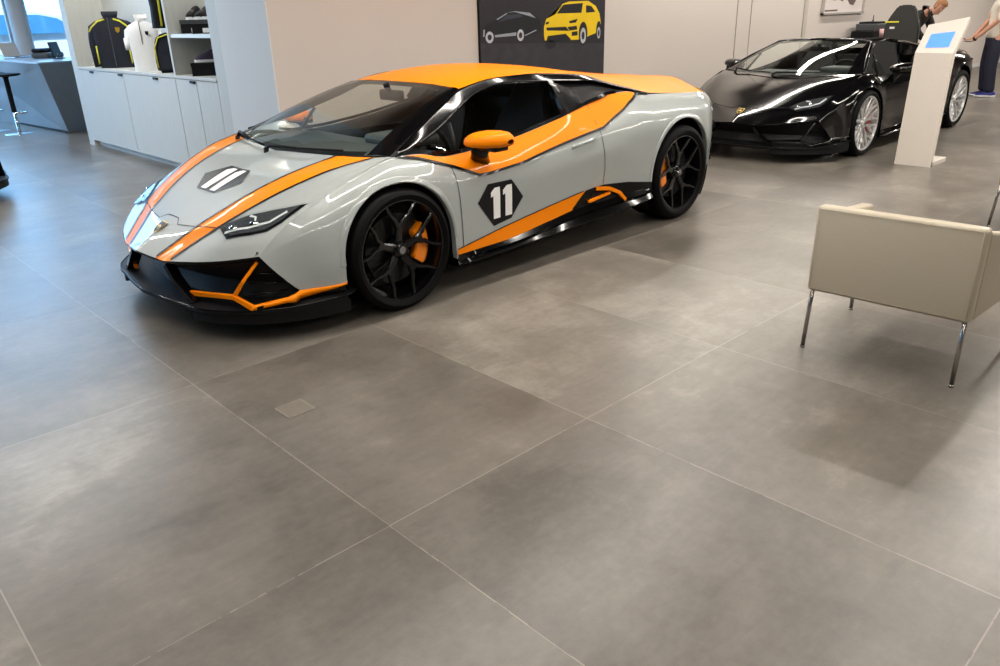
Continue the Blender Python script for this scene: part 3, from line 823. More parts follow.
    # ---- door mirrors
    for s in (1, -1):
        bm = bmesh.new(); rows = []
        # housing: egg swept along y, from inboard (.86) to outboard (1.09)
        for t, sc in ((0, .25), (.06, .62), (.18, .85), (.4, 1), (.65, 1.0), (.85, .88), (.96, .6), (1, .25)):
            y = .865 + .265 * t; cx = -.59 - .05 * t; cz = .822 + .012 * t; ring = []
            for k in range(20):
                a = 2 * PI * k / 20; c_, s_ = math.cos(a), math.sin(a)
                rx = .135 if c_ > 0 else .055; rz = .062 if s_ > 0 else .03
                ring.append(Vector((cx + rx * sc * math.copysign(abs(c_) ** .8, c_), y * s, cz + rz * sc * math.copysign(abs(s_) ** .8, s_))))
            rows.append(ring + [ring[0]])
        grid(bm, rows); bmesh.ops.remove_doubles(bm, verts=bm.verts[:], dist=1e-5); bmesh.ops.recalc_face_normals(bm, faces=bm.faces[:])
        mo = obj('side_mirror', bm, M_ORANGE if gt else M_PAINTK, root); auto(mo, 60)
        bm = bmesh.new()
        rows = [[Vector((-.585 - .01 * j, (.80 + .0 * j) * s, .735)) for j in range(0)]]
        tube(bm, [(-.66, .845 * s, .69), (-.61, .90 * s, .745), (-.57, .955 * s, .80)], [.06, .05, .05], 10, flat=.4)
        box(bm, -.655, -.55, .90, 1.09, .784, .812, M=Matrix.Diagonal((1, s, 1, 1)), bev=.008)
        obj('mirror_arm', bm, M_BLACKG, mo, True)
        bm = bmesh.new(); box(bm, -.652, -.646, .895, 1.095, .805, .862, M=Matrix.Diagonal((1, s, 1, 1)), bev=.003); obj('mirror_glass', bm, M_CHROME, mo)
    return root

def loftpt(rows, v, u):
    """one point of a loft, v across rows 0..1, u along"""
    return ncurve([ncurve(r, u) for r in rows], min(max(v, 0), 1))

def build_nose(root, gt, P, ORG):
    # plan outline of the lip, centre to corner (x, y, z)
    lip = [(1.035, 0, .385), (1.006, .172, .371), (.984, .292, .372), (.88, .57, .402), (.73, .76, .43)]
    def lipP(y):
        ay = abs(y); return pchip([0, .172, .292, .57, .76], [1.035, 1.006, .984, .88, .73], ay), pchip([0, .172, .292, .57, .76], [.385, .371, .372, .402, .43], ay)
    edge = EDGE
    # folded underside of the lip
    bm = bmesh.new(); rows = []
    for y in np.linspace(-.76, .76, 50):
        x, z = lipP(y); rows.append([Vector((x, y, z)), Vector((x + .002, y, z - .008)), Vector((x - .012, y, z - .020)), Vector((x - .12, y * .98, z - .03))])
    grid(bm, rows); obj('nose_lip', bm, M_BLACKG, root, True)
    # dark recess behind the openings
    bm = bmesh.new(); rows = []
    for y in np.linspace(-.76, .76, 40):
        x, z = lipP(min(abs(y), .76)); yy = y
        rows.append([Vector((x - .10, yy, z - .02)), Vector((x - .17, yy, .26)), Vector((x - .13, yy, .17))])
    rows = [[Vector((.50, -.80, .40)), Vector((.46, -.84, .26)), Vector((.5, -.84, .17))]] + rows + [[Vector((.50, .80, .40)), Vector((.46, .84, .26)), Vector((.5, .84, .17))]]
    grid(bm, rows); obj('grille', bm, mat('grille_black', (.008, .008, .009), .5, noise=(300, .8), bump=.6), root)
    # splitter plate
    so = [(0, 1.045), (.2, 1.022), (.37, .992), (.46, .982), (.56, .952), (.72, .845), (.80, .765), (.88, .64), (.93, .50), (.95, .375)]
    bm = bmesh.new(); rows = []
    ys = [y for y, x in so]
    def splx(y): return pchip(ys, [x for _, x in so], abs(y))
    for y in sorted(list(np.linspace(-.95, .95, 81)) + [.435, .455, -.435, -.455]):
        x = splx(y); zt = pchip([0, .5, .8, .955], [.172, .168, .172, .185], abs(y)); zl = .148 if abs(y) < .445 else .098
        rows.append([Vector((x - .22, y * .9, zt + .02)), Vector((x - .03, y, zt + .004)), Vector((x, y, zt)), Vector((x + .004, y * 1.0, zt - .012)), Vector((x - .012, y, zt - .03)), Vector((x - .008, y * .995, zl)), Vector((x - .3, y * .8, zl))])
    grid(bm, rows); bmesh.ops.recalc_face_normals(bm, faces=bm.faces[:]); spl = auto(obj('splitter', bm, M_BLACKM, root), 25)
    bm = bmesh.new(); tube(bm, [(splx(y) + .001, y, pchip([0, .5, .8, .955], [.172, .168, .172, .185], abs(y)) + .001) for y in np.linspace(-.948, .948, 60)], .0035, 6); obj('splitter_edge', bm, M_BLACKG, spl, True)
    for s in (1, -1):
        # slanted wing of the central nose piece
        bm = bmesh.new()
        a = [Vector((.985, .22 * s, .335)), Vector((.985, .29 * s, .27)), Vector((.965, .44 * s, .172)), Vector((.92, .42 * s, .172)), Vector((.93, .27 * s, .27)), Vector((.93, .20 * s, .34))]
        vs = [bm.verts.new(p) for p in a]; bm.faces.new(vs[:3] + vs[3:]) if False else None
        for q in ((0, 1, 4, 5), (1, 2, 3, 4)): bm.faces.new([vs[i] for i in q])
        o = obj('centre_strut', bm, M_BLACKG, root); solid(o, .025, 0)
        # Y-shaped blade: foot, rising arm and outer sweep
        A = Vector((.945, .33, .205)); B = Vector((.845, .665, .232)); C = Vector((.80, .755, .185)); T = Vector((.735, .735, .395))
        Dd = Vector((.60, .882, .222)); Ee = Vector((.372, .942, .240))
        def blade(pts, ws, th):
            bm = bmesh.new(); up = Vector((0, 0, 1)); rings = []
            for i, p in enumerate(pts):
                d = (pts[min(i + 1, len(pts) - 1)] - pts[max(i - 1, 0)]).normalized(); out = Vector((.75, .66, 0)).normalized()
                n = d.cross(out).normalized()
                rings.append([bm.verts.new(Vector(((p + n * a * ws[i] + out * b * th).x, (p + n * a * ws[i] + out * b * th).y * s, (p + n * a * ws[i] + out * b * th).z))) for a, b in ((-.5, 0), (-.4, 1), (.4, 1), (.5, 0), (.4, -1), (-.4, -1))])
            for X, Y in zip(rings[:-1], rings[1:]):
                for t in range(6): bm.faces.new((X[t], X[(t + 1) % 6], Y[(t + 1) % 6], Y[t]))
            bm.faces.new(rings[0]); bm.faces.new(rings[-1][::-1]); bmesh.ops.recalc_face_normals(bm, faces=bm.faces[:]); return bm
        y1 = obj('bumper_blade', blade([A, A.lerp(B, .5), B, C], [.03, .024, .026, .03], .012), ORG, root)
        obj('bumper_fin', blade([B, B.lerp(T, .5) + Vector((.02, .015, 0)), T], [.024, .018, .016], .008), ORG, y1)
        # outer sweep hugging the body's lower edge
        bm = bmesh.new(); rows = []
        for t in np.linspace(0, 1, 16):
            if t < .45: p = C.lerp(Dd, t / .45); hh = lerp(.018, .022, t / .45) if t < .4 else .036; top = p.z + hh * .5; bot = p.z - hh * .5; x, y = p.x + .015, p.y + .012
            else:
                u = (t - .45) / .55; x = lerp(Dd.x, .372, u); y = sideY(x, .23) + .008; top = lerp(Dd.z + .022, .248, u); bot = lerp(Dd.z - .022, .240, u)
            rows.append([Vector((x - .02, (y - .02) * s, top)), Vector((x, y * s, top - .004)), Vector((x, (y + .002) * s, bot)), Vector((x - .02, (y - .03) * s, bot))])
        grid(bm, rows); obj('bumper_sweep', bm, ORG, root, True)
        # thin inner vanes in the outer intake
        for k in range(3):
            bm = bmesh.new(); z = .25 + k * .045
            tube(bm, [(.80 - k * .02, (.70 + k * .01) * s, z), (.70 - k * .02, (.79 - k * .01) * s, z - .004), (.62 + k * .02, (.80 - k * .015) * s, z - .006)], .007, 6, flat=.5); obj('intake_vane', bm, M_BLACKG, root, True)
        # lower black closing skirt under the sweep down to the splitter
        bm = bmesh.new(); rows = []
        for x in np.linspace(.80, .368, 20):
            y = sideY(x, .23) - .012; rows.append([Vector((x, y * s, .232 if x < .57 else .20)), Vector((x, (y - .005) * s, .17))])
        grid(bm, rows); obj('bumper_skirt', bm, M_BLACKG, root)
        bm = bmesh.new(); c = Vector((.728, .742 * s, .440)); lathe(bm, [(.001, .008), (.009, .006), (.012, -.004)], 12, M=Matrix.Translation(c) @ Matrix.Rotation(.9 * s, 4, 'X')); obj('parking_sensor', bm, M_LAMP, root, True)
# ------------------------------------------------------------------ camera
cam_d = bpy.data.cameras.new('camera'); cam = bpy.data.objects.new('camera', cam_d); COL.objects.link(cam); SC.camera = cam
fwv = Vector((0.6330891724989647, 0.671735635244857, -0.3846678255414203)); rv = Vector((0.7202907245403388, -0.6932184158492435, -0.025089839948059085)); uv = Vector((0.28351256022569776, 0.2611885607557381, 0.9227140206611235))
Mc = Matrix((rv, uv, -fwv)).transposed().to_4x4(); Mc.translation = (0, 0, 1.49); cam.matrix_world = Mc
cam_d.sensor_width = 36; cam_d.lens = 36 * 770.64 / 1000; cam_d.clip_start = .05; cam_d.clip_end = 300
SC.view_settings.view_transform = 'Standard'; SC.view_settings.look = 'None'; SC.view_settings.gamma = 1; SC.view_settings.exposure = 0.12
SC.view_settings.use_curve_mapping = False
SC.cycles.use_denoising = True
SC.cycles.max_bounces = 8; SC.cycles.transparent_max_bounces = 16; SC.cycles.caustics_reflective = False; SC.cycles.caustics_refractive = False
SC.cycles.sample_clamp_indirect = 6
# ------------------------------------------------------------------ room surfaces
def floor_mat():
    m = bpy.data.materials.new('large_stone_tiles'); m.use_nodes = True
    nt = m.node_tree; N = nt.nodes; Lk = nt.links; b = N['Principled BSDF']
    tc = N.new('ShaderNodeTexCoord'); sx = N.new('ShaderNodeSeparateXYZ'); Lk.new(tc.outputs['Object'], sx.inputs[0])
    def mth(op, a, b2=None, c=None):
        n = N.new('ShaderNodeMath'); n.operation = op
        for i, v in enumerate((a, b2, c)):
            if v is None: continue
            if isinstance(v, (int, float)): n.inputs[i].default_value = v
            else: Lk.new(v, n.inputs[i])
        return n.outputs[0]
    TX, TY = 0.9607, 1.4576
    ux = mth('DIVIDE', mth('SUBTRACT', sx.outputs['X'], 1.118), TX); uy = mth('DIVIDE', mth('SUBTRACT', sx.outputs['Y'], 4.634), TY)
    fx, fy = mth('FLOOR', ux), mth('FLOOR', uy)
    dx = mth('MULTIPLY', mth('MINIMUM', mth('FRACT', ux), mth('SUBTRACT', 1, mth('FRACT', ux))), TX)
    dy = mth('MULTIPLY', mth('MINIMUM', mth('FRACT', uy), mth('SUBTRACT', 1, mth('FRACT', uy))), TY)
    d = mth('MINIMUM', dx, dy)
    cv = N.new('ShaderNodeCombineXYZ'); Lk.new(fx, cv.inputs[0]); Lk.new(fy, cv.inputs[1])
    wn = N.new('ShaderNodeTexWhiteNoise'); wn.noise_dimensions = '3D'; Lk.new(cv.outputs[0], wn.inputs[0])
    off = N.new('ShaderNodeVectorMath'); off.operation = 'MULTIPLY_ADD'; Lk.new(wn.outputs['Color'], off.inputs[0]); off.inputs[1].default_value = (20, 20, 20); Lk.new(tc.outputs['Object'], off.inputs[2])
    def noise(scale, detail, rough, dist=0.0, vec=off.outputs[0]):
        n = N.new('ShaderNodeTexNoise'); n.inputs['Scale'].default_value = scale; n.inputs['Detail'].default_value = detail; n.inputs['Roughness'].default_value = rough; n.inputs['Distortion'].default_value = dist
        Lk.new(vec, n.inputs['Vector']); return n.outputs['Fac']
    big = noise(1.3, 4, .55, .2); mid = noise(4.0, 5, .6, .5); fine = noise(28, 6, .7)
    line = mth('MULTIPLY', mth('LESS_THAN', d, .0022), mth('MULTIPLY', mth('GREATER_THAN', mid, .42), .55))
    st = N.new('ShaderNodeMapping'); st.inputs['Scale'].default_value = (1, 5, 1); st.inputs['Rotation'].default_value = (0, 0, .5); Lk.new(off.outputs[0], st.inputs[0])
    streak = noise(5, 5, .65, .4, st.outputs[0])
    mix = mth('ADD', mth('MULTIPLY', big, .45), mth('ADD', mth('MULTIPLY', mid, .24), mth('ADD', mth('MULTIPLY', streak, .12), mth('MULTIPLY', fine, .14))))
    mix = mth('ADD', mix, mth('MULTIPLY', mth('SUBTRACT', wn.outputs['Value'], .5), .10))
    cr = N.new('ShaderNodeValToRGB'); Lk.new(mix, cr.inputs[0])
    e = cr.color_ramp.elements; e[0].position = .34; e[0].color = srgb(82, 77, 70); e[1].position = .67; e[1].color = srgb(150, 144, 134)
    x = e.new(.52); x.color = srgb(114, 108, 100)
    mc = N.new('ShaderNodeMix'); mc.data_type = 'RGBA'; Lk.new(line, mc.inputs['Factor']); Lk.new(cr.outputs[0], mc.inputs['A']); mc.inputs['B'].default_value = srgb(160, 152, 140)
    Lk.new(mc.outputs['Result'], b.inputs['Base Color'])
    ro = mth('ADD', .285, mth('MULTIPLY', big, .08)); Lk.new(ro, b.inputs['Roughness'])
    b.inputs['Specular IOR Level'].default_value = .5
    bp = N.new('ShaderNodeBump'); bp.inputs['Strength'].default_value = .09; bp.inputs['Distance'].default_value = .004
    Lk.new(mth('SUBTRACT', mth('ADD', mth('MULTIPLY', mid, .6), mth('MULTIPLY', fine, .25)), mth('MULTIPLY', line, .4)), bp.inputs['Height']); Lk.new(bp.outputs[0], b.inputs['Normal'])
    return m
def wood_mat(name, c):
    m = mat(name, c, .55); nt = m.node_tree; n = [x for x in nt.nodes if x.type == 'TEX_NOISE'][0]
    n.inputs['Scale'].default_value = 6; n.inputs['Detail'].default_value = 8; n.inputs['Roughness'].default_value = .7
    mp = nt.nodes.new('ShaderNodeMapping'); mp.inputs['Scale'].default_value = (6, 6, .5)
    tc = [x for x in nt.nodes if x.type == 'TEX_COORD'][0]; nt.links.new(tc.outputs['Object'], mp.inputs[0]); nt.links.new(mp.outputs[0], n.inputs['Vector'])
    mx = [x for x in nt.nodes if x.type == 'MIX'][0]
    mx.inputs['A'].default_value = tuple(v * .86 for v in c[:3]) + (1,); mx.inputs['B'].default_value = tuple(min(1, v * 1.12) for v in c[:3]) + (1,)
    return m
M_FLOOR = floor_mat()
M_WALLW = mat('warm_white_wall', srgb(206, 197, 190), .75, noise=(2, .02))
M_WALLC = mat('white_pier', srgb(212, 214, 214), .7, noise=(2, .02))
M_CEIL = mat('charcoal_ceiling', srgb(74, 73, 72), .9)
M_WOOD = wood_mat('pale_grey_oak', srgb(196, 198, 194))
M_DARK = mat('dark_grey', srgb(70, 72, 74), .5)
M_DESK = mat('desk_metal', srgb(138, 142, 146), .38, metal=.35, noise=(3, .1))
M_WIN = glass_mat('window_glass', (.93, .97, 1.0), 1.4)
M_FRAME = mat('window_frame', srgb(200, 205, 208), .5)
M_LAMPW = mat('lamp_diffuser', (1.0, .95, .88), .5, emit=22)
M_LAMPC = mat('lamp_housing', srgb(230, 230, 228), .5)

def st(name, x0, x1, y0, y1, z0, z1, m, bev=0.0):
    return obj(name, nb(x0, x1, y0, y1, z0, z1, bev=bev), m, kind='structure')
H = 5.2
st('floor', -10, 27, -8, 17, -.15, 0, M_FLOOR)
st('ceiling', -10, 27, -8, 17, H, H + .15, M_CEIL)
st('wall_back', 3.28, 27, 6.11, 6.31, 0, H, M_WALLW)
bm = bmesh.new(); box(bm, 3.272, 3.285, 6.095, 6.98, 0, H); obj('trim_1', bm, M_WALLC, kind='structure')
st('wall_left', 3.285, 4.05, 6.31, 6.975, 0, H, M_WALLC)
st('wall_right', 26.8, 27, -8, 6.11, 0, H, M_WALLW)
st('wall_front', -10, 27, -8.2, -8, 0, H, M_WALLW)
st('wall_side', -10.2, -10, -8, 17, 0, H, M_WALLC)
st('wall_niche', 4.05, 4.15, 6.31, 11.33, 0, H, M_WALLC)
st('wall_far', 12, 12.2, 6.31, 17, 0, H, M_WALLC)
# vertical joints of the wall panels
for i, x in enumerate((10.48, 10.86, 12.47, 12.56)):
    st('trim_%d' % (i + 2), x - .006, x + .006, 6.104, 6.115, 0, H, mat('joint_grey', srgb(150, 145, 138), .8))
st('trim_6', 12.47, 12.56, 6.09, 6.11, 0, H, mat('panel_edge', srgb(185, 180, 170), .7))
st('baseboard_back', 3.30, 26.8, 6.098, 6.11, 0, .08, M_WALLC)
# glazed front of the showroom
k = 0
for i in range(10):
    x0 = -10.62 + i * 2.44; x1 = x0 + 2.44
    k += 1
    bm = bmesh.new()
    for a, b_, c, d in ((x0, x0 + .05, 0, H), (x1 - .05, x1, 0, H), (x0, x1, 0, .06), (x0, x1, H - .1, H), (x0, x1, 3.35, 3.40)): box(bm, a, b_, 16.92, 17.0, c, d)
    w = obj('window_%d' % k, bm, M_FRAME, kind='structure')
    g = obj('pane', nb(x0 + .05, x1 - .05, 16.955, 16.965, .06, H - .1), M_WIN, w)
# column before the window
bm = bmesh.new(); lathe(bm, [(.145, 0), (.145, H)], 32, M=Matrix.Translation((3.93, 15.95, 0))); obj('trim_7', bm, M_WALLC, smooth=True, kind='structure')
st('ground', -60, 60, 17.02, 90, -.3, -.12, mat('street_asphalt', srgb(150, 155, 160), .8, noise=(1, .08)))

# ------------------------------------------------------------------ wall unit with doors and niches
cab = thing('display_cabinet', 'pale grey oak wall unit with cupboard doors below open display niches', 'cabinet', (3.28, 9.15, 0))
def part(name, bm, m, par, **k):
    """mesh given in room axes, parented under a thing standing at its own place"""
    M = Matrix.Identity(4); p = par; loc = Vector((0, 0, 0)); rz = 0
    W = Matrix.Identity(4); chain = []
    while p is not None: chain.append(p); p = p.parent
    for q in reversed(chain): W = W @ (Matrix.Translation(q.location) @ Matrix.Rotation(q.rotation_euler.z, 4, 'Z'))
    bm.transform(W.inverted()); return obj(name, bm, m, par, **k)
bm = bmesh.new()
box(bm, 3.28, 3.74, 6.985, 7.19, 0, 2.62); box(bm, 3.28, 3.74, 11.13, 11.33, 0, 2.62); box(bm, 3.28, 3.74, 7.19, 11.13, 2.35, 2.62); box(bm, 3.72, 3.76, 6.985, 11.33, 0, 2.62)
box(bm, 3.34, 3.72, 7.19, 11.13, .0, .07)
part('carcass', bm, M_WOOD, cab)
part('worktop', nb(3.272, 3.72, 7.19, 11.13, .955, .985, bev=.003), M_WOOD, cab)
part('upright', nb(3.285, 3.72, 8.125, 8.165, .985, 2.35), M_WOOD, cab)
part('shelf', nb(3.30, 3.72, 7.19, 8.125, 1.335, 1.368), mat('shelf_white', srgb(225, 230, 230), .4), cab)
for (a, b_, hs) in ((9.595, 11.125, (10.63, 9.66)), (8.145, 9.585, (8.64,)), (7.655, 8.135, (7.72,)), (7.195, 7.645, ())):
    d = part('door', nb(3.278, 3.30, a, b_, .075, .950, bev=.002), M_WOOD, cab)
    for y in hs: part('door_handle', nb(3.262, 3.280, y - .055, y + .055, .922, .945, bev=.003), M_BLACKM, d)
for y0, y1, z0, z1 in ((7.2, 8.12, 2.28, 2.3), (8.2, 11.1, 2.28, 2.3)): part('lamp_strip', nb(3.5, 3.54, y0, y1, z0, z1), M_LAMPW, cab)

def garment(name, label, cat, loc, face, h, w, dpt, m, trim, kind, hem=1.0, group=None):
    """clothes on a headless bust; face = heading the chest points to"""
    t = thing(name, label, cat, loc, face - PI / 2 + PI, group)     # local -y is the chest side
    # torso rings z: (half width, half depth)
    R = [(0, w * .40, dpt * .42), (h * .12, w * .41, dpt * .46), (h * .35, w * .42, dpt * .5), (h * .6, w * .45, dpt * .5), (h * .76, w * .46, dpt * .46), (h * .86, w * .36, dpt * .36), (h * .91, w * .20, dpt * .28), (h * .935, w * .13, dpt * .25), (h * .97, w * .125, dpt * .25)]
    bm = bmesh.new(); rows = []
    for z, a, b in R:
        ring = [Vector((a * math.copysign(abs(math.cos(q)) ** .85, math.cos(q)), b * math.copysign(abs(math.sin(q)) ** .8, math.sin(q)) + .004 * math.sin(5 * q + z * 30), z)) for q in [2 * PI * i / 36 for i in range(36)]]
        rows.append(ring + [ring[0]])
    grid(bm, rows); bmesh.ops.remove_doubles(bm, verts=bm.verts[:], dist=1e-5); bmesh.ops.recalc_face_normals(bm, faces=bm.faces[:])
    body = obj('garment_body', bm, m, t, True)
    for s in (1, -1):
        bm = bmesh.new(); top = h * .80
        L = .80 if kind == 'jacket' else .42
        pts = [(s * w * .30, 0, h * .82), (s * w * .41, .0, h * .74), (s * w * .46, -.0, h * .55), (s * w * .475, -.01, h * (.82 - L * .5)), (s * w * .46, -.02, h * (.82 - L))]
        rr = [.05, .072, .066, .058, .05] if kind == 'jacket' else [.05, .07, .068, .066, .066]
        tube(bm, pts, [r * w / .6 for r in rr], 14); obj('sleeve', bm, m, t, True)
        if trim:
            bm = bmesh.new()                                       # light piping over the shoulder and along the sleeve
            P3 = [(s * w * .10, -dpt * .30, h * .90), (s * w * .25, -dpt * .42, h * .86), (s * w * .40, -dpt * .42, h * .76), (s * w * .47, -dpt * .40, h * .68)]
            tube(bm, P3, .010, 6); obj('piping', bm, trim, t, True); bm = bmesh.new(); tube(bm, [(s * w * .36, -dpt * .53, h * .42), (s * w * .37, -dpt * .50, h * .08)], .008, 6); obj('piping', bm, trim, t, True)
    bm = bmesh.new(); rows = []
    for z, k2 in ((h * .92, 1.0), (h * .97, 1.08), (h * 1.01, 1.22), (h * 1.005, 1.1), (h * .93, .9)):
        ring = [Vector((w * .15 * k2 * math.cos(q), dpt * .27 * k2 * math.sin(q), z + (.02 if math.sin(q) > 0 else -.012))) for q in [2 * PI * i / 24 for i in range(24)]]
        rows.append(ring + [ring[0]])
    grid(bm, rows); obj('collar', bm, m, t, True)
    bm = bmesh.new(); box(bm, -.003, .003, -dpt * .53, -dpt * .50, h * .5 if kind != 'jacket' else .02, h * .93); obj('zip' if kind == 'jacket' else 'placket', bm, M_DARK if kind != 'jacket' else M_CHROME, t)
    bm = bmesh.new(); c = Vector((w * .18, -dpt * .525, h * .70)); shield(bm, c, Vector((1, 0, 0)), Vector((0, 0, 1)), Vector((0, -.002, 0)), .05 if kind == 'jacket' else .035); obj('chest_badge', bm, M_GOLD if kind == 'jacket' else M_DECAL, t)
    bm = bmesh.new(); rows = [[Vector((w * .135 * math.cos(q), dpt * .23 * math.sin(q), z)) for q in [2 * PI * i / 24 for i in range(25)]] for z in (h * .9, h * .97)]
    grid(bm, rows); bm.faces.new([bm.verts.new(p) for p in rows[1][:-1]]); obj('bust_neck', bm, M_DARK if kind != 'jacket' else M_BLACKM, t, True)
    return t
FACE = math.atan2(-.83, -.55)
M_NAVY = mat('navy_fabric', srgb(28, 32, 44), .8, noise=(60, .2), bump=.2)
M_LIME = mat('lime_piping', srgb(225, 220, 60), .6)
M_PIQUE = mat('white_pique', srgb(238, 240, 242), .8, bump=.15)
garment('jacket', 'dark team jacket with yellow piping on a bust in the niche', 'jacket', (3.50, 10.28, .985), FACE, .60, .50, .25, M_NAVY, M_LIME, 'jacket')
garment('polo_shirt', 'white polo shirt on a bust beside the dark jacket', 'shirt', (3.47, 9.27, .985), FACE, .55, .36, .21, M_PIQUE, None, 'polo')
# garment bag / backpack hanging and the coat above
t = thing('backpack', 'black backpack with lime edging leaning beside the white polo shirt', 'bag', (3.47, 8.58, .985), FACE + PI / 2)
bm = bmesh.new(); prof = [(-.15, 0), (.15, 0), (.165, .08), (.155, .28), (.11, .37), (0, .40), (-.11, .37), (-.155, .28), (-.165, .08)]
prism(bm, prof, lambda u, v, w: Vector((u, w - .07, v)), .14); bmesh.ops.bevel(bm, geom=bm.edges[:], offset=.025, segments=3, affect='EDGES'); auto(obj('bag_body', bm, M_NAVY, t), 60)
bm = bmesh.new(); tube(bm, [(-.14, -.075, .05), (-.145, -.078, .25), (-.10, -.078, .345), (0, -.078, .375), (.10, -.078, .345), (.145, -.078, .25), (.14, -.075, .05)], .007, 6); obj('piping', bm, M_LIME, t, True)
bm = bmesh.new(); prism(bm, [(-.10, .04), (.10, .04), (.11, .18), (-.11, .18)], lambda u, v, w: Vector((u, -.07 - w, v)), .03); obj('front_pocket', bm, M_NAVY, t)
t = thing('coat', 'black coat with lime lining hanging above the backpack', 'coat', (3.50, 8.62, 1.42), FACE + PI / 2)
bm = bmesh.new(); rows = []
for z, a, b in ((.0, .16, .06), (.2, .15, .06), (.5, .17, .07), (.72, .19, .07), (.80, .10, .05), (.84, .05, .04)):
    ring = [Vector((a * math.cos(q), b * math.sin(q) + .008 * math.sin(6 * q), z)) for q in [2 * PI * i / 30 for i in range(31)]]; rows.append(ring)
grid(bm, rows); obj('coat_body', bm, M_BLACKM, t, True)
bm = bmesh.new(); tube(bm, [(-.05, -.068, .02), (-.04, -.07, .4), (0, -.06, .78)], .011, 6); obj('lining_edge', bm, M_LIME, t, True)
bm = bmesh.new(); tube(bm, [(0, 0, .82), (0, 0, .87), (.0, .03, .9), (0, 0, .925)], .004, 6); obj('hanger_hook', bm, M_CHROME, t, True)

# shoes on their boxes
def shoe(name, label, loc, rz, m, sole):
    t = thing(name, label, 'shoe', loc, rz, None)
    bm = bmesh.new(); rows = []
    for x, w, h in ((-.14, .020, .045), (-.125, .034, .075), (-.09, .038, .085), (-.05, .037, .082), (-.01, .038, .075), (.04, .043, .055), (.09, .046, .040), (.13, .036, .030), (.15, .015, .018)):
        rows.append([Vector((x, w * math.cos(a) * 1.0, 
                     .022 + 1.25 * h * max(0, math.sin(a)) ** .7)) for a in [PI * i / 14 for i in range(15)]])
    grid(bm, rows); obj('upper', bm, m, t, True)
    bm = bmesh.new(); out = [(-.145, 0), (-.13, .035), (-.05, .038), (.05, .045), (.11, .046), (.15, .02), (.155, 0), (.15, -.02), (.11, -.046), (.05, -.045), (-.05, -.038), (-.13, -.035)]
    prism(bm, out, lambda u, v, w: Vector((u, v, w)), .026); auto(obj('sole', bm, sole, t), 50)
    bm = bmesh.new()
    for k in range(5): tube(bm, [(.055 - k * .022, -.018, .078 + k * .006), (.052 - k * .022, 0, .085 + k * .0055), (.055 - k * .022, .018, .078 + k * .006)], .003, 5)
    obj('laces', bm, M_PIQUE, t)
    return t
def shoebox(name, label, loc, rz, sx, sy, sz, tilt=0, lab=True, group=None):
    t = thing(name, label, 'box', loc, rz, group)
    obj('box_base', nb(-sx / 2, sx / 2, -sy / 2, sy / 2, 0, sz * .7, bev=.002), M_BLACKM, t)
    obj('box_lid', nb(-sx / 2 - .004, sx / 2 + .004, -sy / 2 - .004, sy / 2 + .004, sz * .7, sz, bev=.002), M_DARK if lab else M_BLACKM, t)
    if lab: obj('paper_label', nb(-sx / 2 - .006, -sx / 2 - .0035, -.05, .02, .01, .05), M_PIQUE, t, label='white paper label')
M_PURPLE = mat('purple_mesh', srgb(52, 44, 66), .7, noise=(80, .3), bump=.3)
BR = math.radians(52)
shoebox('shoe_box', 'dark shoe box with white label at left on the upper shelf', (3.52, 8.0, 1.368), BR, .20, .24, .125)
shoebox('shoe_box', 'dark shoe box with white label at right on the upper shelf', (3.48, 7.66, 1.368), BR, .20, .24, .125)
shoebox('shoe_box', 'wide black shoe box on the lower shelf under the purple shoe', (3.52, 7.78, .985), BR, .30, .32, .12, lab=False)
shoe('shoe', 'black sneaker standing on the left box of the upper shelf', (3.52, 8.0, 1.493), math.radians(225), M_BLACKM, M_PIQUE)
shoe('shoe', 'black sneaker standing on the right box of the upper shelf', (3.48, 7.66, 1.493), math.radians(215), M_BLACKM, M_PIQUE)
shoe('shoe', 'dark purple sneaker lying on the wide black box', (3.52, 7.78, 1.105), math.radians(150), M_PURPLE, M_PIQUE)

# ------------------------------------------------------------------ poster and framed print
pt = thing('poster', 'large dark poster of a black and a yellow off-road car', 'poster', (6.55, 6.11, 1.4))
def W2(y): return lambda u, v, w=0: Vector((u, y - w, v))
def flat(polys, y, m, name, par):
    bm = bmesh.new()
    for pl in polys:
        f = bm.faces.new([bm.verts.new((u, y, v)) for u, v in pl])
    bmesh.ops.triangulate(bm, faces=bm.faces[:])
    bmesh.ops.recalc_face_normals(bm, faces=bm.faces[:]); bm.normal_update()
    for f in list(bm.faces):
        if f.normal.y > 0: f.normal_flip()
    return part(name, bm, m, par)
M_PBG = mat('poster_dark', srgb(34, 31, 37), .5, noise=(3, .35)); M_PRD = mat('poster_road', srgb(50, 48, 53), .5, noise=(9, .45))
panel = part('poster_panel', nb(5.565, 7.535, 6.085, 6.108, .62, 1.98, bev=.003), M_BLACKM, pt)
def pc(x0, x1, z0, z1, n=20): return [((x0 + x1) / 2 + (x1 - x0) / 2 * math.cos(2 * PI * i / n), (z0 + z1) / 2 + (z1 - z0) / 2 * math.sin(2 * PI * i / n)) for i in range(n)]
flat([[(5.575, .63), (7.525, .63), (7.525, 1.97), (5.575, 1.97)]], 6.0845, M_PBG, 'printed_backdrop', pt)
flat([[(5.575, .63), (7.525, .63), (7.525, 1.12), (6.6, 1.16), (5.575, 1.20)]], 6.0840, M_PRD, 'printed_road', pt)
black = [(5.617, 1.326), (5.66, 1.38), (5.807, 1.418), (5.957, 1.479), (6.066, 1.495), (6.287, 1.472), (6.401, 1.434), (6.458, 1.373), (6.469, 1.298), (6.446, 1.277), (6.284, 1.253), (6.17, 1.213), (6.104, 1.252), (5.78, 1.25), (5.736, 1.201), (5.653, 1.212), (5.61, 1.27)]
pk = flat([black], 6.0836, mat('print_black_car', srgb(20, 21, 26), .4, noise=(12, .5)), 'printed_black_car', pt)
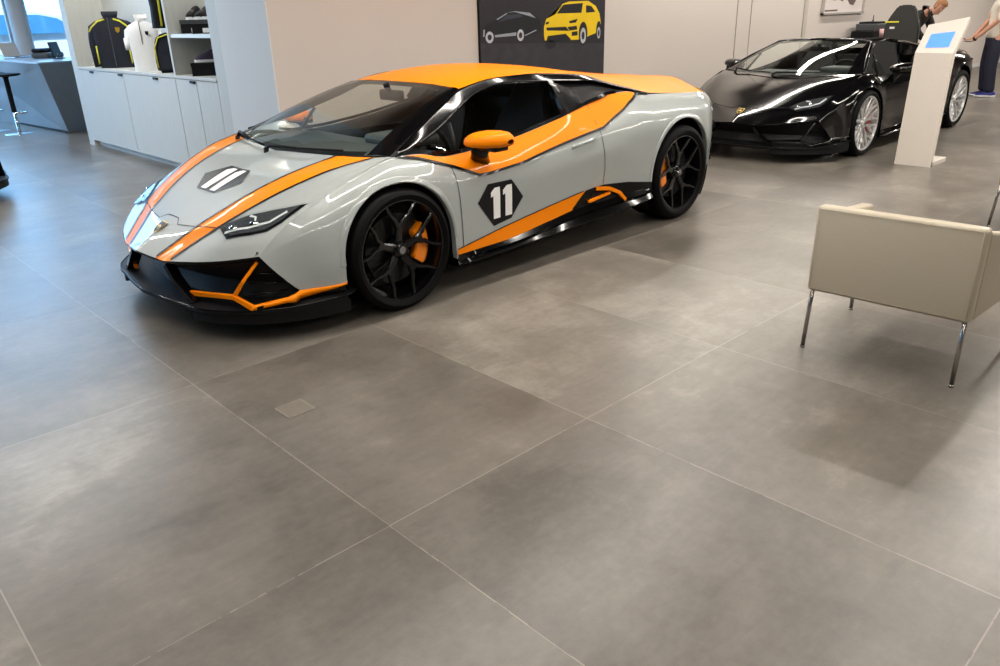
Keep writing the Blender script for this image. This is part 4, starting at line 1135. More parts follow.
flat([[(5.816, 1.387), (5.957, 1.457), (6.153, 1.465), (6.174, 1.436), (5.955, 1.415)]], 6.0832, mat('print_glass', srgb(52, 58, 72), .4), 'printed_window', pt)
flat([[(5.77, 1.271), (6.083, 1.289), (6.082, 1.256), (5.78, 1.25)], [(5.957, 1.479), (6.066, 1.492), (6.287, 1.472), (6.378, 1.419), (6.264, 1.444), (6.066, 1.484)], [(5.80, 1.42), (5.95, 1.478), (5.96, 1.470), (5.82, 1.414)], [(6.20, 1.255), (6.38, 1.305), (6.39, 1.296), (6.22, 1.248)], [(5.617, 1.326), (5.64, 1.33), (5.63, 1.26), (5.61, 1.262)]], 6.0830, mat('print_silver', srgb(150, 155, 165), .4), 'printed_highlights', pt)
mat('print_wheel', srgb(185, 188, 195), .4, noise=(60, .5))
for c_ in ((5.645, 5.757, 1.198, 1.308), (6.095, 6.195, 1.200, 1.315), (7.10, 7.20, 1.135, 1.30), (7.395, 7.455, 1.175, 1.30)): flat([pc(*c_)], 6.0828, MATS['print_wheel'], 'printed_wheel', pt)
for c_ in ((5.672, 5.73, 1.225, 1.281), (6.12, 6.17, 1.228, 1.287), (7.125, 7.175, 1.175, 1.26), (7.41, 7.44, 1.2, 1.27)): flat([pc(*c_)], 6.0826, M_PBG, 'printed_hub', pt)
yellow = [(6.505, 1.327), (6.54, 1.408), (6.683, 1.45), (6.803, 1.553), (6.901, 1.574), (7.23, 1.579), (7.363, 1.523), (7.433, 1.443), (7.464, 1.331), (7.4, 1.244), (7.189, 1.196), (7.11, 1.215), (7.059, 1.177), (6.516, 1.191), (6.504, 1.252)]
flat([yellow], 6.0836, mat('print_yellow_car', srgb(238, 200, 20), .4, noise=(4, .12)), 'printed_yellow_car', pt)
flat([[(6.707, 1.457), (6.816, 1.545), (7.14, 1.557), (7.117, 1.457)], [(7.195, 1.455), (7.193, 1.533), (7.284, 1.524), (7.36, 1.463)], [(6.54, 1.319), (6.855, 1.32), (6.918, 1.275), (6.552, 1.290)], [(6.88, 1.316), (7.036, 1.324), (7.05, 1.285), (6.92, 1.278)], [(6.955, 1.262), (7.052, 1.268), (7.058, 1.224), (6.957, 1.22)], [(6.564, 1.235), (6.856, 1.247), (6.944, 1.186), (6.857, 1.162), (6.54, 1.178)],
      [(6.904, 1.374), (7.055, 1.396), (7.025, 1.358), (6.924, 1.352)], [(6.528, 1.371), (6.588, 1.38), (6.576, 1.355), (6.535, 1.349)], pc(7.075, 7.225, 1.110, 1.363), pc(7.378, 7.472, 1.154, 1.364), pc(6.528, 6.696, 1.101, 1.187)], 6.0832, mat('print_dark', srgb(26, 26, 30), .4), 'printed_dark_detail', pt)
pf = thing('framed_print', 'framed pale sketch of dark shapes on the wall beyond the open black car', 'picture', (13.83, 6.11, 1.7))
bm = bmesh.new()
for a, b_, c, d in ((13.05, 14.6, 1.31, 1.34), (13.05, 14.6, 2.27, 2.30), (13.05, 13.08, 1.31, 2.3), (14.57, 14.6, 1.31, 2.3)): box(bm, a, b_, 6.07, 6.108, c, d)
part('picture_frame', bm, mat('frame_grey', srgb(165, 160, 155), .5), pf)
part('print_sheet', nb(13.08, 14.57, 6.095, 6.108, 1.34, 2.27), mat('print_paper', srgb(214, 205, 202), .7), pf)
flat([[(13.15, 1.355), (13.62, 1.36), (13.62, 1.385), (13.15, 1.38)], [(13.2, 1.55), (13.5, 1.52), (13.62, 1.6), (13.4, 1.66), (13.2, 1.64)], [(13.9, 1.56), (14.05, 1.46), (14.2, 1.44), (14.3, 1.53), (14.5, 1.55), (14.45, 1.68), (14.0, 1.7)], [(13.66, 1.53), (13.78, 1.5), (13.82, 1.6), (13.7, 1.62)]], 6.094, mat('print_umber', srgb(95, 82, 78), .7, noise=(20, .3)), 'printed_shapes', pf)

# ------------------------------------------------------------------ information pillar
M_KIOSK = mat('kiosk_white', srgb(222, 214, 204), .4, coat=.2)
kk = thing('information_pillar', 'slanted white information pillar with a blue screen', 'kiosk', (8.3, 2.7, 0))
bm = bmesh.new()
yl, yr = 2.866, 2.53
fr = [(8.135, 0), (8.19, 1.035)]; tl = (8.42, 1.272); tr = (8.455, 1.338)
th = .05
def slab(a, b):
    vs = [bm.verts.new(p) for p in a + b]
    n = len(a)
    bm.faces.new(vs[:n][::-1]); bm.faces.new(vs[n:])
    for i in range(n): bm.faces.new((vs[i], vs[(i + 1) % n], vs[n + (i + 1) % n], vs[n + i]))
slab([(8.135, yl, 0), (8.19, yl, 1.035), (8.19, yr, 1.035), (8.135, yr, 0)], [(8.185, yl, 0), (8.24, yl, 1.015), (8.24, yr, 1.015), (8.185, yr, 0)])
slab([(8.19, yl, 1.035), (8.42, yl, 1.272), (8.455, yr, 1.338), (8.19, yr, 1.035)], [(8.24, yl, 1.015), (8.46, yl, 1.245), (8.495, yr, 1.31), (8.24, yr, 1.015)])
bmesh.ops.recalc_face_normals(bm, faces=bm.faces[:]); part('pillar_body', bm, M_KIOSK, kk)
part('foot_plate', nb(8.14, 8.55, yr, yl, 0, .045, bev=.004), M_KIOSK, kk)
nrm = Vector((-.72, 0, .69)); bm = bmesh.new(); vs = []
def kp(u, v): return Vector((8.19, yl, 1.035)).lerp(Vector((8.19, yr, 1.035)), u).lerp(Vector((8.42, yl, 1.272)).lerp(Vector((8.455, yr, 1.338)), u), v)
sq = [kp(.20, .17), kp(.80, .17), kp(.80, .62), kp(.20, .62)]
bm.faces.new([bm.verts.new(p + nrm * .003) for p in sq]); bmesh.ops.recalc_face_normals(bm, faces=bm.faces[:])
M_SCR = mat('screen_blue', srgb(84, 135, 225), .3, emit=.95); part('screen', bm, M_SCR, kk, label='lit blue touch screen')
bm = bmesh.new()
for a, b_, c, d in ((.25, .42, .24, .26), (.25, .52, .30, .32), (.25, .48, .36, .375)): bm.faces.new([bm.verts.new(kp(u, v) + nrm * .0045) for u, v in ((a, c), (b_, c), (b_, d), (a, d))])
part('screen_text', bm, mat('screen_line', srgb(90, 140, 225), .3, emit=.6), kk)

# ------------------------------------------------------------------ armchairs
M_LEATH = mat('beige_leather', srgb(186, 174, 152), .5, coat=.1, noise=(90, .03), bump=.05)
M_LEG = mat('brushed_leg', (.42, .40, .38), .22, metal=1)
def armchair(label, loc, rz):
    t = thing('armchair', label, 'armchair', loc, rz, None)
    # local: back plane at x=0, seat towards +x, y 0 (right) .. .65 (left)
    Wd, D = .65, .70
    def slabp(name, pts, th, ax):
        bm = bmesh.new()
        prism(bm, pts, (lambda u, v, w: Vector((w, u, v))) if ax == 'x' else (lambda u, v, w: Vector((u, w, v))), th)
        bmesh.ops.recalc_face_normals(bm, faces=bm.faces[:])
        bmesh.ops.bevel(bm, geom=bm.edges[:], offset=.016, segments=3, affect='EDGES', profile=.5)
        return bm
    auto(obj('backrest', slabp('b', [(0, .31), (Wd, .31), (Wd, .69), (0, .69)], .07, 'x'), M_LEATH, t), 50)
    for y0, fl in ((0, -.055), (Wd - .065, .055)):
        bm = slabp('a', [(.045, .31), (D, .31), (D, .54), (D - .03, .575), (.3, .62), (.045, .675)], .065, 'y')
        bm.transform(Matrix.Translation((0, y0, 0)))
        for v in bm.verts: v.co.y += fl * v.co.x / D
        auto(obj('armrest', bm, M_LEATH, t), 50)
    bm = nb(.06, D - .005, .06, Wd - .06, .315, .40, bev=.012)
    for v in bm.verts: v.co.y += (v.co.y / Wd * 2 - 1) * .055 * v.co.x / D
    auto(obj('seat_frame', bm, M_LEATH, t), 50)
    bm = nb(.075, D + .005, .068, Wd - .068, .40, .47, bev=.025)
    for v in bm.verts: v.co.y += (v.co.y / Wd * 2 - 1) * .055 * v.co.x / D
    auto(obj('seat_cushion', bm, M_LEATH, t), 50)
    bm = bmesh.new(); tube(bm, [(-.003, .012, .325), (-.003, Wd - .012, .325)], .0011, 6); tube(bm, [(-.003, .012, .325), (-.003, .012, .68)], .0011, 6); tube(bm, [(-.003, Wd - .012, .325), (-.003, Wd - .012, .68)], .0011, 6); tube(bm, [(-.003, .012, .68), (-.003, Wd - .012, .68)], .0011, 6)
    obj('stitching', bm, M_LEATH, t, True)
    for x, y, dx, dy in ((.022, .018, .057, .010), (.026, Wd - .018, .053, .032), (D - .04, -.022, .05, -.012), (D - .04, Wd + .022, .05, .012)):
        bm = bmesh.new(); tube(bm, [(x, y, .316), (x + dx, y + dy, .012)], .0095, 10); tube(bm, [(x + dx, y + dy, .012), (x + dx, y + dy, 0)], .0105, 10); obj('leg', bm, M_LEG, t, True)
    return t
armchair('beige leather armchair on thin metal legs, seen from behind in the foreground', (3.245, .765, 0), math.radians(2.2))
armchair('beige armchair at the right edge of the photo, mostly out of frame', (6.10, .80, 0), math.radians(2.2))

# ------------------------------------------------------------------ floor outlet
t = thing('floor_outlet', 'square cover plate set flush in the floor tile', 'outlet', (1.315, 2.64, 0), math.radians(0))
obj('cover_frame', nb(-.06, .06, -.06, .06, .0005, .0025), mat('cover_edge', srgb(140, 132, 121), .5), t)
obj('cover_plate', nb(-.055, .055, -.055, .055, .0025, .0035), mat('cover_tile', srgb(112, 105, 96), .35, noise=(20, .15)), t)

# ------------------------------------------------------------------ reception desk and stools
dk = thing('reception_desk', 'angular brushed grey reception desk with slanted end', 'desk', (3.6, 14.4, 0))
bm = bmesh.new()
top = [(3.05, 13.93 + 2.6), (3.17, 12.42), (3.93, 12.62), (3.93, 16.5)]
bot = [(3.13, 16.5), (3.44, 12.76), (3.86, 12.95), (3.86, 16.5)]
T_ = [bm.verts.new((x, y, .985)) for x, y in top]; B_ = [bm.verts.new((x, y, .0)) for x, y in bot]
bm.faces.new(T_); bm.faces.new(B_[::-1])
for i in range(4): bm.faces.new((T_[i], B_[i], B_[(i + 1) % 4], T_[(i + 1) % 4]))
bmesh.ops.recalc_face_normals(bm, faces=bm.faces[:]); part('desk_body', bm, M_DESK, dk)
bm = bmesh.new(); T2 = [(3.04, 16.53), (3.155, 12.40), (3.94, 12.60), (3.94, 16.53)]
prism(bm, T2, lambda u, v, w: Vector((u, v, .986 + w)), .022); part('desk_top', bm, mat('desk_top_pale', srgb(150, 165, 178), .25), dk)
bm = bmesh.new(); prism(bm, [(3.42, 12.80), (3.15, 16.4), (3.2, 16.4), (3.46, 12.8)], lambda u, v, w: Vector((u, v, w)), .03); part('plinth', bm, M_BLACKM, dk)
lp = thing('laptop', 'open silver laptop on the reception desk', 'laptop', (3.50, 14.75, 1.009), math.radians(30))
obj('laptop_base', nb(-.16, .16, -.11, .11, 0, .014, bev=.004), M_CHROME, lp)
bm = bmesh.new(); box(bm, -.16, .16, -.006, .004, 0, .22, M=Matrix.Translation((0, .11, .012)) @ Matrix.Rotation(math.radians(-18), 4, 'X'), bev=.003); obj('laptop_lid', bm, M_KIOSK, lp)
obj('keyboard', nb(-.13, .13, -.05, .08, .014, .016), M_BLACKM, lp)
tr = thing('leather_folder', 'dark rounded leather folder lying on the reception desk', 'folder', (3.72, 13.95, 1.009), math.radians(40))
obj('folder_body', nb(-.20, .20, -.14, .14, 0, .08, bev=.025), M_DARK, tr); obj('folder_flap', nb(-.18, .20, -.04, .14, .08, .14, bev=.025), M_BLACKM, tr)
mn = thing('tablet_stand', 'black upright screen at the end of the reception desk', 'screen', (3.70, 13.35, 1.009), math.radians(50))
bm = bmesh.new(); box(bm, -.14, .14, -.008, .008, .03, .24, M=Matrix.Rotation(math.radians(-12), 4, 'X'), bev=.004); obj('display', bm, M_BLACKM, mn); obj('display_foot', nb(-.08, .08, -.06, .06, 0, .012, bev=.003), M_BLACKM, mn); bm = bmesh.new(); tube(bm, [(0, .02, .01), (0, .01, .08)], .012, 8); obj('display_neck', bm, M_CHROME, mn)
def stool(label, x, y, rz):
    t = thing('bar_stool', label, 'stool', (x, y, 0), rz, None)
    bm = bmesh.new(); lathe(bm, [(.001, .012), (.05, .014), (.19, .006), (.20, 0), (.001, 0)], 40); obj('base', bm, M_CHROME, t, True)
    bm = bmesh.new(); lathe(bm, [(.024, .01), (.024, .42), (.001, .42)], 20); obj('post', bm, M_CHROME, t, True)
    bm = bmesh.new(); lathe(bm, [(.034, .30), (.034, .78), (.05, .80), (.001, .80)], 20); obj('gas_lift', bm, M_BLACKM, t, True)
    bm = bmesh.new(); n = 20; P = [Vector((.10 * math.cos(PI * i / n) * 1.0, -.03 - .14 * math.sin(PI * i / n), .30)) for i in range(n + 1)]; tube(bm, P, .011, 8); tube(bm, [(.10, -.03, .30), (-.10, -.03, .30)], .011, 8); obj('footrest', bm, M_CHROME, t, True)
    bm = bmesh.new(); rows = []
    for r, z0 in ((.001, .808), (.10, .806), (.17, .81), (.195, .822), (.20, .835), (.185, .845), (.10, .832), (.001, .83)): rows.append([Vector((r * math.cos(a), r * math.sin(a), z0 + (.05 * max(0, math.sin(a)) ** 2 * (r / .2) ** 2))) for a in [2 * PI * i / 32 for i in range(33)]])
    grid(bm, rows); obj('seat', bm, M_BLACKM, t, True)
stool('black and chrome bar stool with footrest in front of the desk', 2.95, 13.40, math.radians(50))
stool('chrome bar stool at the left photo edge, behind the nearer stool', 2.78, 14.05, math.radians(60))

# ------------------------------------------------------------------ white car outside the window
sv = thing('parked_car', 'white off-road car parked outside behind the window', 'car', (4.75, 20.95, -.06))
Wc = .92
side = [(-2.3, .35), (-2.35, .9), (-2.2, 1.30), (-1.9, 1.78), (-1.2, 1.86), (.6, 1.84), (1.05, 1.74), (1.72, 1.32), (2.2, 1.22), (2.55, 1.08), (2.62, .75), (2.58, .35)]
bm = bmesh.new(); rows = []
for y, k2 in ((-Wc, 0), (-Wc * .97, .0), (-Wc * .97, .0), (Wc, 0)): pass
def sv_pt(x, z, s): 
    tin = max(0, z - 1.28) * .32
    return Vector((x, s * (Wc - tin), z))
P_ = densify(side + [side[0]], .12)[:-1]
L_ = [bm.verts.new(sv_pt(x, z, -1)) for x, z in P_]; R_ = [bm.verts.new(sv_pt(x, z, 1)) for x, z in P_]
bm.faces.new(L_); bm.faces.new(R_[::-1])
for i in range(len(P_)): bm.faces.new((L_[i], R_[i], R_[(i + 1) % len(P_)], L_[(i + 1) % len(P_)]))
bmesh.ops.recalc_face_normals(bm, faces=bm.faces[:]); obj('car_body', bm, mat('white_paint', srgb(240, 244, 246), .3, coat=1), sv)
M_SVG = mat('car_window', srgb(70, 130, 170), .08, coat=1)
for s in (-1, 1):
    for pl in ([(-1.95, 1.36), (-1.75, 1.70), (-1.15, 1.75), (-1.05, 1.36)], [(-.98, 1.36), (-1.05, 1.75), (-.02, 1.75), (-.02, 1.36)], [(.05, 1.36), (.05, 1.75), (.62, 1.74), (.98, 1.66), (1.42, 1.36)]):
        bm = bmesh.new(); f = bm.faces.new([bm.verts.new(sv_pt(x, z, s) + Vector((0, .006 * s, .003))) for x, z in pl]); bmesh.ops.triangulate(bm, faces=bm.faces[:]); obj('side_window', bm, M_SVG, sv)
    for x in (-1.45, 1.55):
        bm = bmesh.new(); lathe(bm, [(.001, 0), (.22, 0), (.25, .02), (.36, .02), (.37, -.02), (.37, -.22), (.001, -.22)], 32, axis='y', M=Matrix.Translation((x, s * (Wc + .01), .37)) @ Matrix.Diagonal((1, s, 1, 1))); obj('wheel', bm, M_RUB, sv, True)
bm = bmesh.new(); tube(bm, [(-1.8, -.60, 1.90), (.5, -.60, 1.88)], .02, 8); obj('roof_rail', bm, M_CHROME, sv, True); bm = bmesh.new(); tube(bm, [(-1.8, .60, 1.90), (.5, .60, 1.88)], .02, 8); obj('roof_rail', bm, M_CHROME, sv, True)
bm = bmesh.new(); box(bm, -.1, .1, -.12, .06, -.07, .07, M=Matrix.Translation((1.25, -.98, 1.38)), bev=.03); obj('side_mirror', bm, MATS['white_paint'], sv)

# ------------------------------------------------------------------ back office corner: counter, things on it, chair
ct = thing('side_counter', 'dark low counter along the back wall beyond the open black car', 'counter', (14.3, 5.75, 0))
obj('counter_top', nb(-1.1, 1.3, -.33, .33, .90, .935, bev=.004), M_BLACKM, ct)
obj('counter_body', nb(-1.05, 1.25, -.30, .33, .0, .90), M_DARK, ct)
ms = thing('stacked_equipment', 'stepped grey-black coffee machine with a thin rod on the side counter', 'machine', (14.42, 5.82, .935), 0)
obj('machine_base', nb(-.34, .32, -.18, .2, 0, .10, bev=.012), M_BLACKM, ms)
obj('machine_body', nb(-.22, .30, -.16, .18, .10, .21, bev=.012), M_DARK, ms)
obj('machine_top', nb(-.16, .24, -.14, .16, .21, .24, bev=.01), M_BLACKM, ms)
bm = bmesh.new(); tube(bm, [(.02, 0, .24), (.02, 0, .34)], .008, 8); lathe(bm, [(.02, .24), (.012, .27), (.001, .28)], 12, M=Matrix.Translation((.02, 0, 0))); obj('rod', bm, M_DARK, ms)
mg = thing('mug', 'pink and white mug in front of the coffee machine', 'mug', (14.15, 5.50, .935), 0)
bm = bmesh.new(); lathe(bm, [(.001, 0), (.06, 0), (.068, .13), (.062, .13), (.055, .01), (.001, .01)], 24); obj('cup', bm, mat('mug_pink', srgb(205, 165, 165), .3), mg, True)
bm = bmesh.new(); tube(bm, [(.06, 0, .10), (.10, 0, .09), (.10, 0, .05), (.06, 0, .03)], .009, 8); obj('handle', bm, MATS['mug_pink'], mg, True)
oc = thing('office_chair', 'tall black office chair with a lime tag behind the open black car', 'chair', (13.55, 4.98, 0), math.radians(190))
bm = bmesh.new(); prof = [(-.25, .60), (-.25, 1.12), (-.20, 1.25), (-.10, 1.41), (-.05, 1.43), (.10, 1.43), (.16, 1.39), (.22, 1.2), (.25, 1.1), (.25, .60)]
prism(bm, prof, lambda u, v, w: Vector((w + (v - .6) * .06, u, v)), .10); bmesh.ops.bevel(bm, geom=bm.edges[:], offset=.02, segments=2, affect='EDGES'); auto(obj('backrest', bm, mat('chair_charcoal', srgb(52, 52, 50), .6), oc), 60)
obj('seat', nb(-.50, .05, -.25, .25, .44, .54, bev=.03), MATS['chair_charcoal'], oc)
bm = bmesh.new(); tube(bm, [(-.22, 0, .44), (-.22, 0, .08)], .03, 10)
for k in range(5): a = 2 * PI * k / 5; tube(bm, [(-.22, 0, .09), (-.22 + .3 * math.cos(a), .3 * math.sin(a), .045)], .02, 8)
obj('star_base', bm, M_BLACKM, oc)
for k in range(5):
    a = 2 * PI * k / 5; bm = bmesh.new(); lathe(bm, [(.001, -.012), (.028, -.012), (.028, .012), (.001, .012)], 14, axis='y', M=Matrix.Translation((-.22 + .3 * math.cos(a), .3 * math.sin(a), .028))); obj('caster', bm, M_BLACKM, oc)
for s in (-1, 1): bm = bmesh.new(); tube(bm, [(-.2, s * .27, .5), (-.2, s * .29, .68), (-.42, s * .29, .70)], .022, 8); obj('armrest', bm, M_BLACKM, oc, True)
bm = bmesh.new(); box(bm, .136, .142, -.25, -.05, 1.18, 1.20); obj('tag', bm, M_LIME, oc, label='lime green strip'); bm = bmesh.new(); box(bm, .136, .142, -.17, -.10, 1.09, 1.12); obj('maker_patch', bm, M_WHITE, oc)
# ------------------------------------------------------------------ people
def skin(name, chains, m, parent, root=0, sub=2, label=None):
    """chains: lists of (x,y,z,r); shared positions are merged"""
    vs, rs, es, idx = [], [], [], {}
    for ch in chains:
        prev = None
        for x, y, z, r in ch:
            key = (round(x, 4), round(y, 4), round(z, 4))
            if key not in idx: idx[key] = len(vs); vs.append((x, y, z)); rs.append(r)
            i = idx[key]
            if prev is not None and prev != i: es.append((prev, i))
            prev = i
    me = bpy.data.meshes.new(name); me.from_pydata(vs, es, [])
    o = link(name, me, m, parent, label=label)
    md = o.modifiers.new('skin', 'SKIN'); md.use_smooth_shade = True; md.branch_smoothing = .6
    for i, r in enumerate(rs):
        sv_ = me.skin_vertices[0].data[i]
        sv_.radius = r if isinstance(r, tuple) else (r, r); sv_.use_root = (i == root)
    s = o.modifiers.new('sub', 'SUBSURF'); s.levels = sub; s.render_levels = sub
    return o
M_SKIN = mat('skin', srgb(214, 160, 135), .5); M_HAIR = mat('light_brown_hair', srgb(150, 105, 70), .7); M_SUIT = mat('dark_suit', srgb(34, 33, 32), .8); M_TROU = mat('navy_trousers', srgb(30, 32, 50), .8); M_SHIRT = mat('white_shirt', srgb(228, 222, 210), .8)

def head(parent, c, fwd, up, hair):
    """a head with face, centred at c; fwd = where it looks"""
    f = Vector(fwd).normalized(); u = Vector(up).normalized(); r = f.cross(u).normalized(); u = r.cross(f).normalized()
    M = Matrix((r, f, u)).transposed().to_4x4(); M.translation = c
    bm = bmesh.new(); rows = []
    prof = [(-.125, .0, .005), (-.118, .03, .022), (-.10, .045, .040), (-.07, .056, .056), (-.03, .066, .07), (.01, .072, .082), (.05, .075, .09), (.085, .068, .08), (.11, .045, .055), (.123, .0, .004)]
    for z, w, d in prof:
        w = max(w, .004); yo = .02 if z < -.03 else 0.0
        ring = []
        for i in range(28):
            a = 2 * PI * i / 28; x = w * math.cos(a); y = d * math.sin(a) + yo
            if abs(x) < .022 and math.sin(a) > 0:
                if -.05 < z <= .0: y += .018                       # nose
                if -.09 < z < -.05: y += .004
            if math.sin(a) > 0 and .018 < abs(x) < .045 and -.0 < z < .03: y -= .006
            ring.append(M @ Vector((x, y, z)))
        rows.append(ring + [ring[0]])
    grid(bm, rows); bmesh.ops.remove_doubles(bm, verts=bm.verts[:], dist=1e-5); bmesh.ops.recalc_face_normals(bm, faces=bm.faces[:])
    for s in (-1, 1):                                              # ears
        tube(bm, [M @ Vector((s * .070, -.005, -.03)), M @ Vector((s * .080, -.012, .0)), M @ Vector((s * .074, -.006, .028))], [.008, .013, .009], 8)
    h = obj('head', bm, M_SKIN, parent, True)
    sm = h.modifiers.new('sub', 'SUBSURF'); sm.levels = 1; sm.render_levels = 1
    bm = bmesh.new()
    for s in (-1, 1): lathe(bm, [(.001, .011), (.008, .008), (.011, 0), (.001, -.008)], 12, axis='y', M=M @ Matrix.Translation((s * .03, .070, .012)))
    obj('eyes', bm, M_WHITE, h, True)
    bm = bmesh.new(); tube(bm, [M @ Vector((-.022, .083, -.066)), M @ Vector((0, .089, -.068)), M @ Vector((.022, .083, -.066))], [.003, .006, .003], 8); obj('mouth', bm, mat('lips', srgb(175, 105, 95), .5), h, True)
    bm = bmesh.new(); rows = []
    for z, w, d in ((-.05, .060, .072), (.0, .078, .088), (.05, .082, .098), (.09, .076, .088), (.12, .050, .062), (.134, .004, .005)):
        lo = PI * .86 if z < .07 else 0
        A = [PI - .12 + (PI + .24) * i / 20 for i in range(21)] if z < .06 else [2 * PI * i / 20 for i in range(21)]
        if z < .06: rows.append([M @ Vector((w * math.cos(a), d * math.sin(a), z)) for a in A])
        else: rows.append([M @ Vector((w * math.cos(a + PI / 2 + PI), d * math.sin(a + PI / 2 + PI), z)) for a in A])
    grid(bm, rows[:3]); grid(bm, rows[3:]); lo3 = rows[2]
    # front hairline joining cap and back
    cap = [M @ Vector((.080 * math.cos(a), .092 * math.sin(a), .068 + .012 * math.sin(a))) for a in [2 * PI * i / 40 for i in range(41)]]
    grid(bm, [cap, [M @ Vector((.074 * math.cos(a), .086 * math.sin(a), .095)) for a in [2 * PI * i / 40 for i in range(41)]], [M @ Vector((.05 * math.cos(a), .06 * math.sin(a), .122)) for a in [2 * PI * i / 40 for i in range(41)]], [M @ Vector((.003 * math.cos(a), .003 * math.sin(a), .135)) for a in [2 * PI * i / 40 for i in range(41)]]])
    bk = [PI - .1 + (PI + .2) * i / 20 for i in range(21)]
    grid(bm, [[M @ Vector((w * math.cos(a), d * math.sin(a), z)) for a in bk] for z, w, d in ((-.05, .061, .074), (.0, .079, .090), (.04, .083, .098), (.08, .080, .093))])
    ho = obj('hair', bm, hair, h, True)
    return h

def hand_chains(w, d, n, s=1.0, curl=.4):
    """wrist point w, direction d to the fingertips, palm normal n -> chains for palm, five fingers"""
    w = Vector(w); d = Vector(d).normalized(); n = Vector(n).normalized(); a = d.cross(n).normalized()
    t = lambda v, r: (v.x, v.y, v.z, r)
    palm = w + d * .05; out = [[t(w, .024), t(palm, .03)]]
    for k, L in enumerate((.070, .080, .074, .058)):
        o = a * ((k - 1.5) * .020); b = w + d * .085 + o
        p1 = b + (d * .9 + n * curl * .3) * L * .45; p2 = p1 + (d * .7 + n * curl) * L * .35; p3 = p2 + (d * .4 + n * curl * 1.3) * L * .25
        out.append([t(palm, .03), t(b, .0105), t(p1, .009), t(p2, .008), t(p3, .007)])
    b = w + d * .03 - a * .03; p1 = b + (d * .6 - a * .6) * .035; p2 = p1 + (d * .9 - a * .1 + n * .3) * .03
    out.append([t(w + d * .02, .024), t(b, .013), t(p1, .010), t(p2, .008)])
    return out

# the visitor in a white shirt, right edge
P1 = thing('person', 'person in white shirt and navy trousers holding out a white tablet, right edge', 'person', (14.95, 4.05, 0), 0)
# local axes: person faces -x +y (towards the black car)
f = Vector((-.55, .83, 0)).normalized(); r = Vector((.83, .55, 0)).normalized()   # r = to its right
def q(fr, rt, z, rad): v = f * fr + r * rt; return (v.x, v.y, z, rad)
legs = [[q(0, 0, .98, .15), q(0, s * .10, .86, .11), q(.02, s * .12, .50, .078), q(-.02, s * .125, .12, .058), q(-.02, s * .125, .06, .06)] for s in (1, -1)]
wristL = q(.34, -.02, .86, .026)
wristR = q(.30, .14, .88, .026)
body = skin('body', [
    [q(0, 0, .98, (.14, .10)), q(0, 0, 1.15, .12), q(0, 0, 1.38, .13), q(0, 0, 1.50, .07), q(.01, 0, 1.58, .05)],
    [q(0, 0, 1.38, .13), q(0, -.17, 1.42, .055), q(.08, -.22, 1.17, .042), q(.22, -.12, 1.0, .036), wristL],
    [q(0, 0, 1.38, .13), q(0, .17, 1.42, .055), q(.05, .24, 1.17, .042), q(.18, .20, 1.02, .036), wristR],
    [q(0, 0, .98, .14), q(0, .10, .86, .09), q(.02, .12, .50, .06), q(-.02, .125, .08, .04)], [q(0, 0, .98, .14), q(0, -.10, .86, .09), q(.02, -.12, .50, .06), q(-.02, -.125, .08, .04)]] +
    hand_chains(wristL[:3], f, (0, 0, 1)) + hand_chains(wristR[:3], f - r * .3, (0, 0, 1)), M_SKIN, P1)
head(P1, Vector((f.x * .05, f.y * .05, 1.69)), f + Vector((0, 0, -.35)), (0, 0, 1), M_HAIR)
skin('trousers', [[q(0, 0, .98, (.165, .13)), q(0, 0, .90, (.17, .13)), q(0, .10, .84, .115), q(.02, .12, .50, .092), q(-.02, .125, .14, .085), q(-.02, .125, .07, .088)], [q(0, 0, .90, (.17, .13)), q(0, -.10, .84, .115), q(.02, -.12, .50, .092), q(-.02, -.125, .14, .085), q(-.02, -.125, .07, .088)]], M_TROU, P1)
skin('shirt', [[q(0, 0, .86, (.19, .155)), q(0, 0, 1.0, (.18, .145)), q(0, 0, 1.2, .155), q(0, 0, 1.38, .155), q(0, 0, 1.50, .08)],
    [q(0, 0, 1.38, .155), q(0, -.18, 1.42, .078), q(.03, -.235, 1.26, .07), q(.06, -.25, 1.14, .066)], [q(0, 0, 1.38, .155), q(0, .18, 1.42, .078), q(.01, .25, 1.26, .07), q(.02, .27, 1.14, .066)]], M_SHIRT, P1)
for s in (1, -1):
    c = f * -.02 + r * s * .125
    bm = bmesh.new(); rows = []
    for t_, w, h in ((-.10, .025, .07), (-.07, .045, .095), (0, .045, .09), (.06, .048, .07), (.13, .048, .052), (.18, .035, .04), (.20, .008, .02)):
        rows.append([c + f * t_ + r * (w * math.cos(a)) + Vector((0, 0, .004 + h * max(0, math.sin(a)) ** .7)) for a in [PI * i / 12 for i in range(13)]])
    grid(bm, rows); sh = obj('shoe', bm, mat('blue_shoe', srgb(45, 50, 120), .5), P1, True)
    bm = bmesh.new(); rows2 = [[p.copy() for p in rr] for rr in rows]
    grid(bm, [[Vector((p.x, p.y, .022 * k)) for p in (rr[0], rr[-1])] for rr in rows for k in (1,)]); tube(bm, [tuple(rr[0] + Vector((0, 0, .012))) for rr in rows], .012, 6); tube(bm, [tuple(rr[-1] + Vector((0, 0, .012))) for rr in rows], .012, 6); obj('sole', bm, M_WHITE, sh)
bm = bmesh.new(); wv = Vector(q(.22, -.12, 1.0, 0)[:3]).lerp(Vector(wristL[:3]), .75); dd = (Vector(wristL[:3]) - Vector(q(.22, -.12, 1.0, 0)[:3])).normalized()
tube(bm, [wv - dd * .015, wv + dd * .015], .036, 16); obj('wristwatch', bm, M_BLACKM, P1)
tb = thing('tablet', 'thin white tablet held in the visitor\'s hands', 'tablet', (14.95 + f.x * .47 + r.x * .05, 4.05 + f.y * .47 + r.y * .05, .868), math.atan2(f.y, f.x))
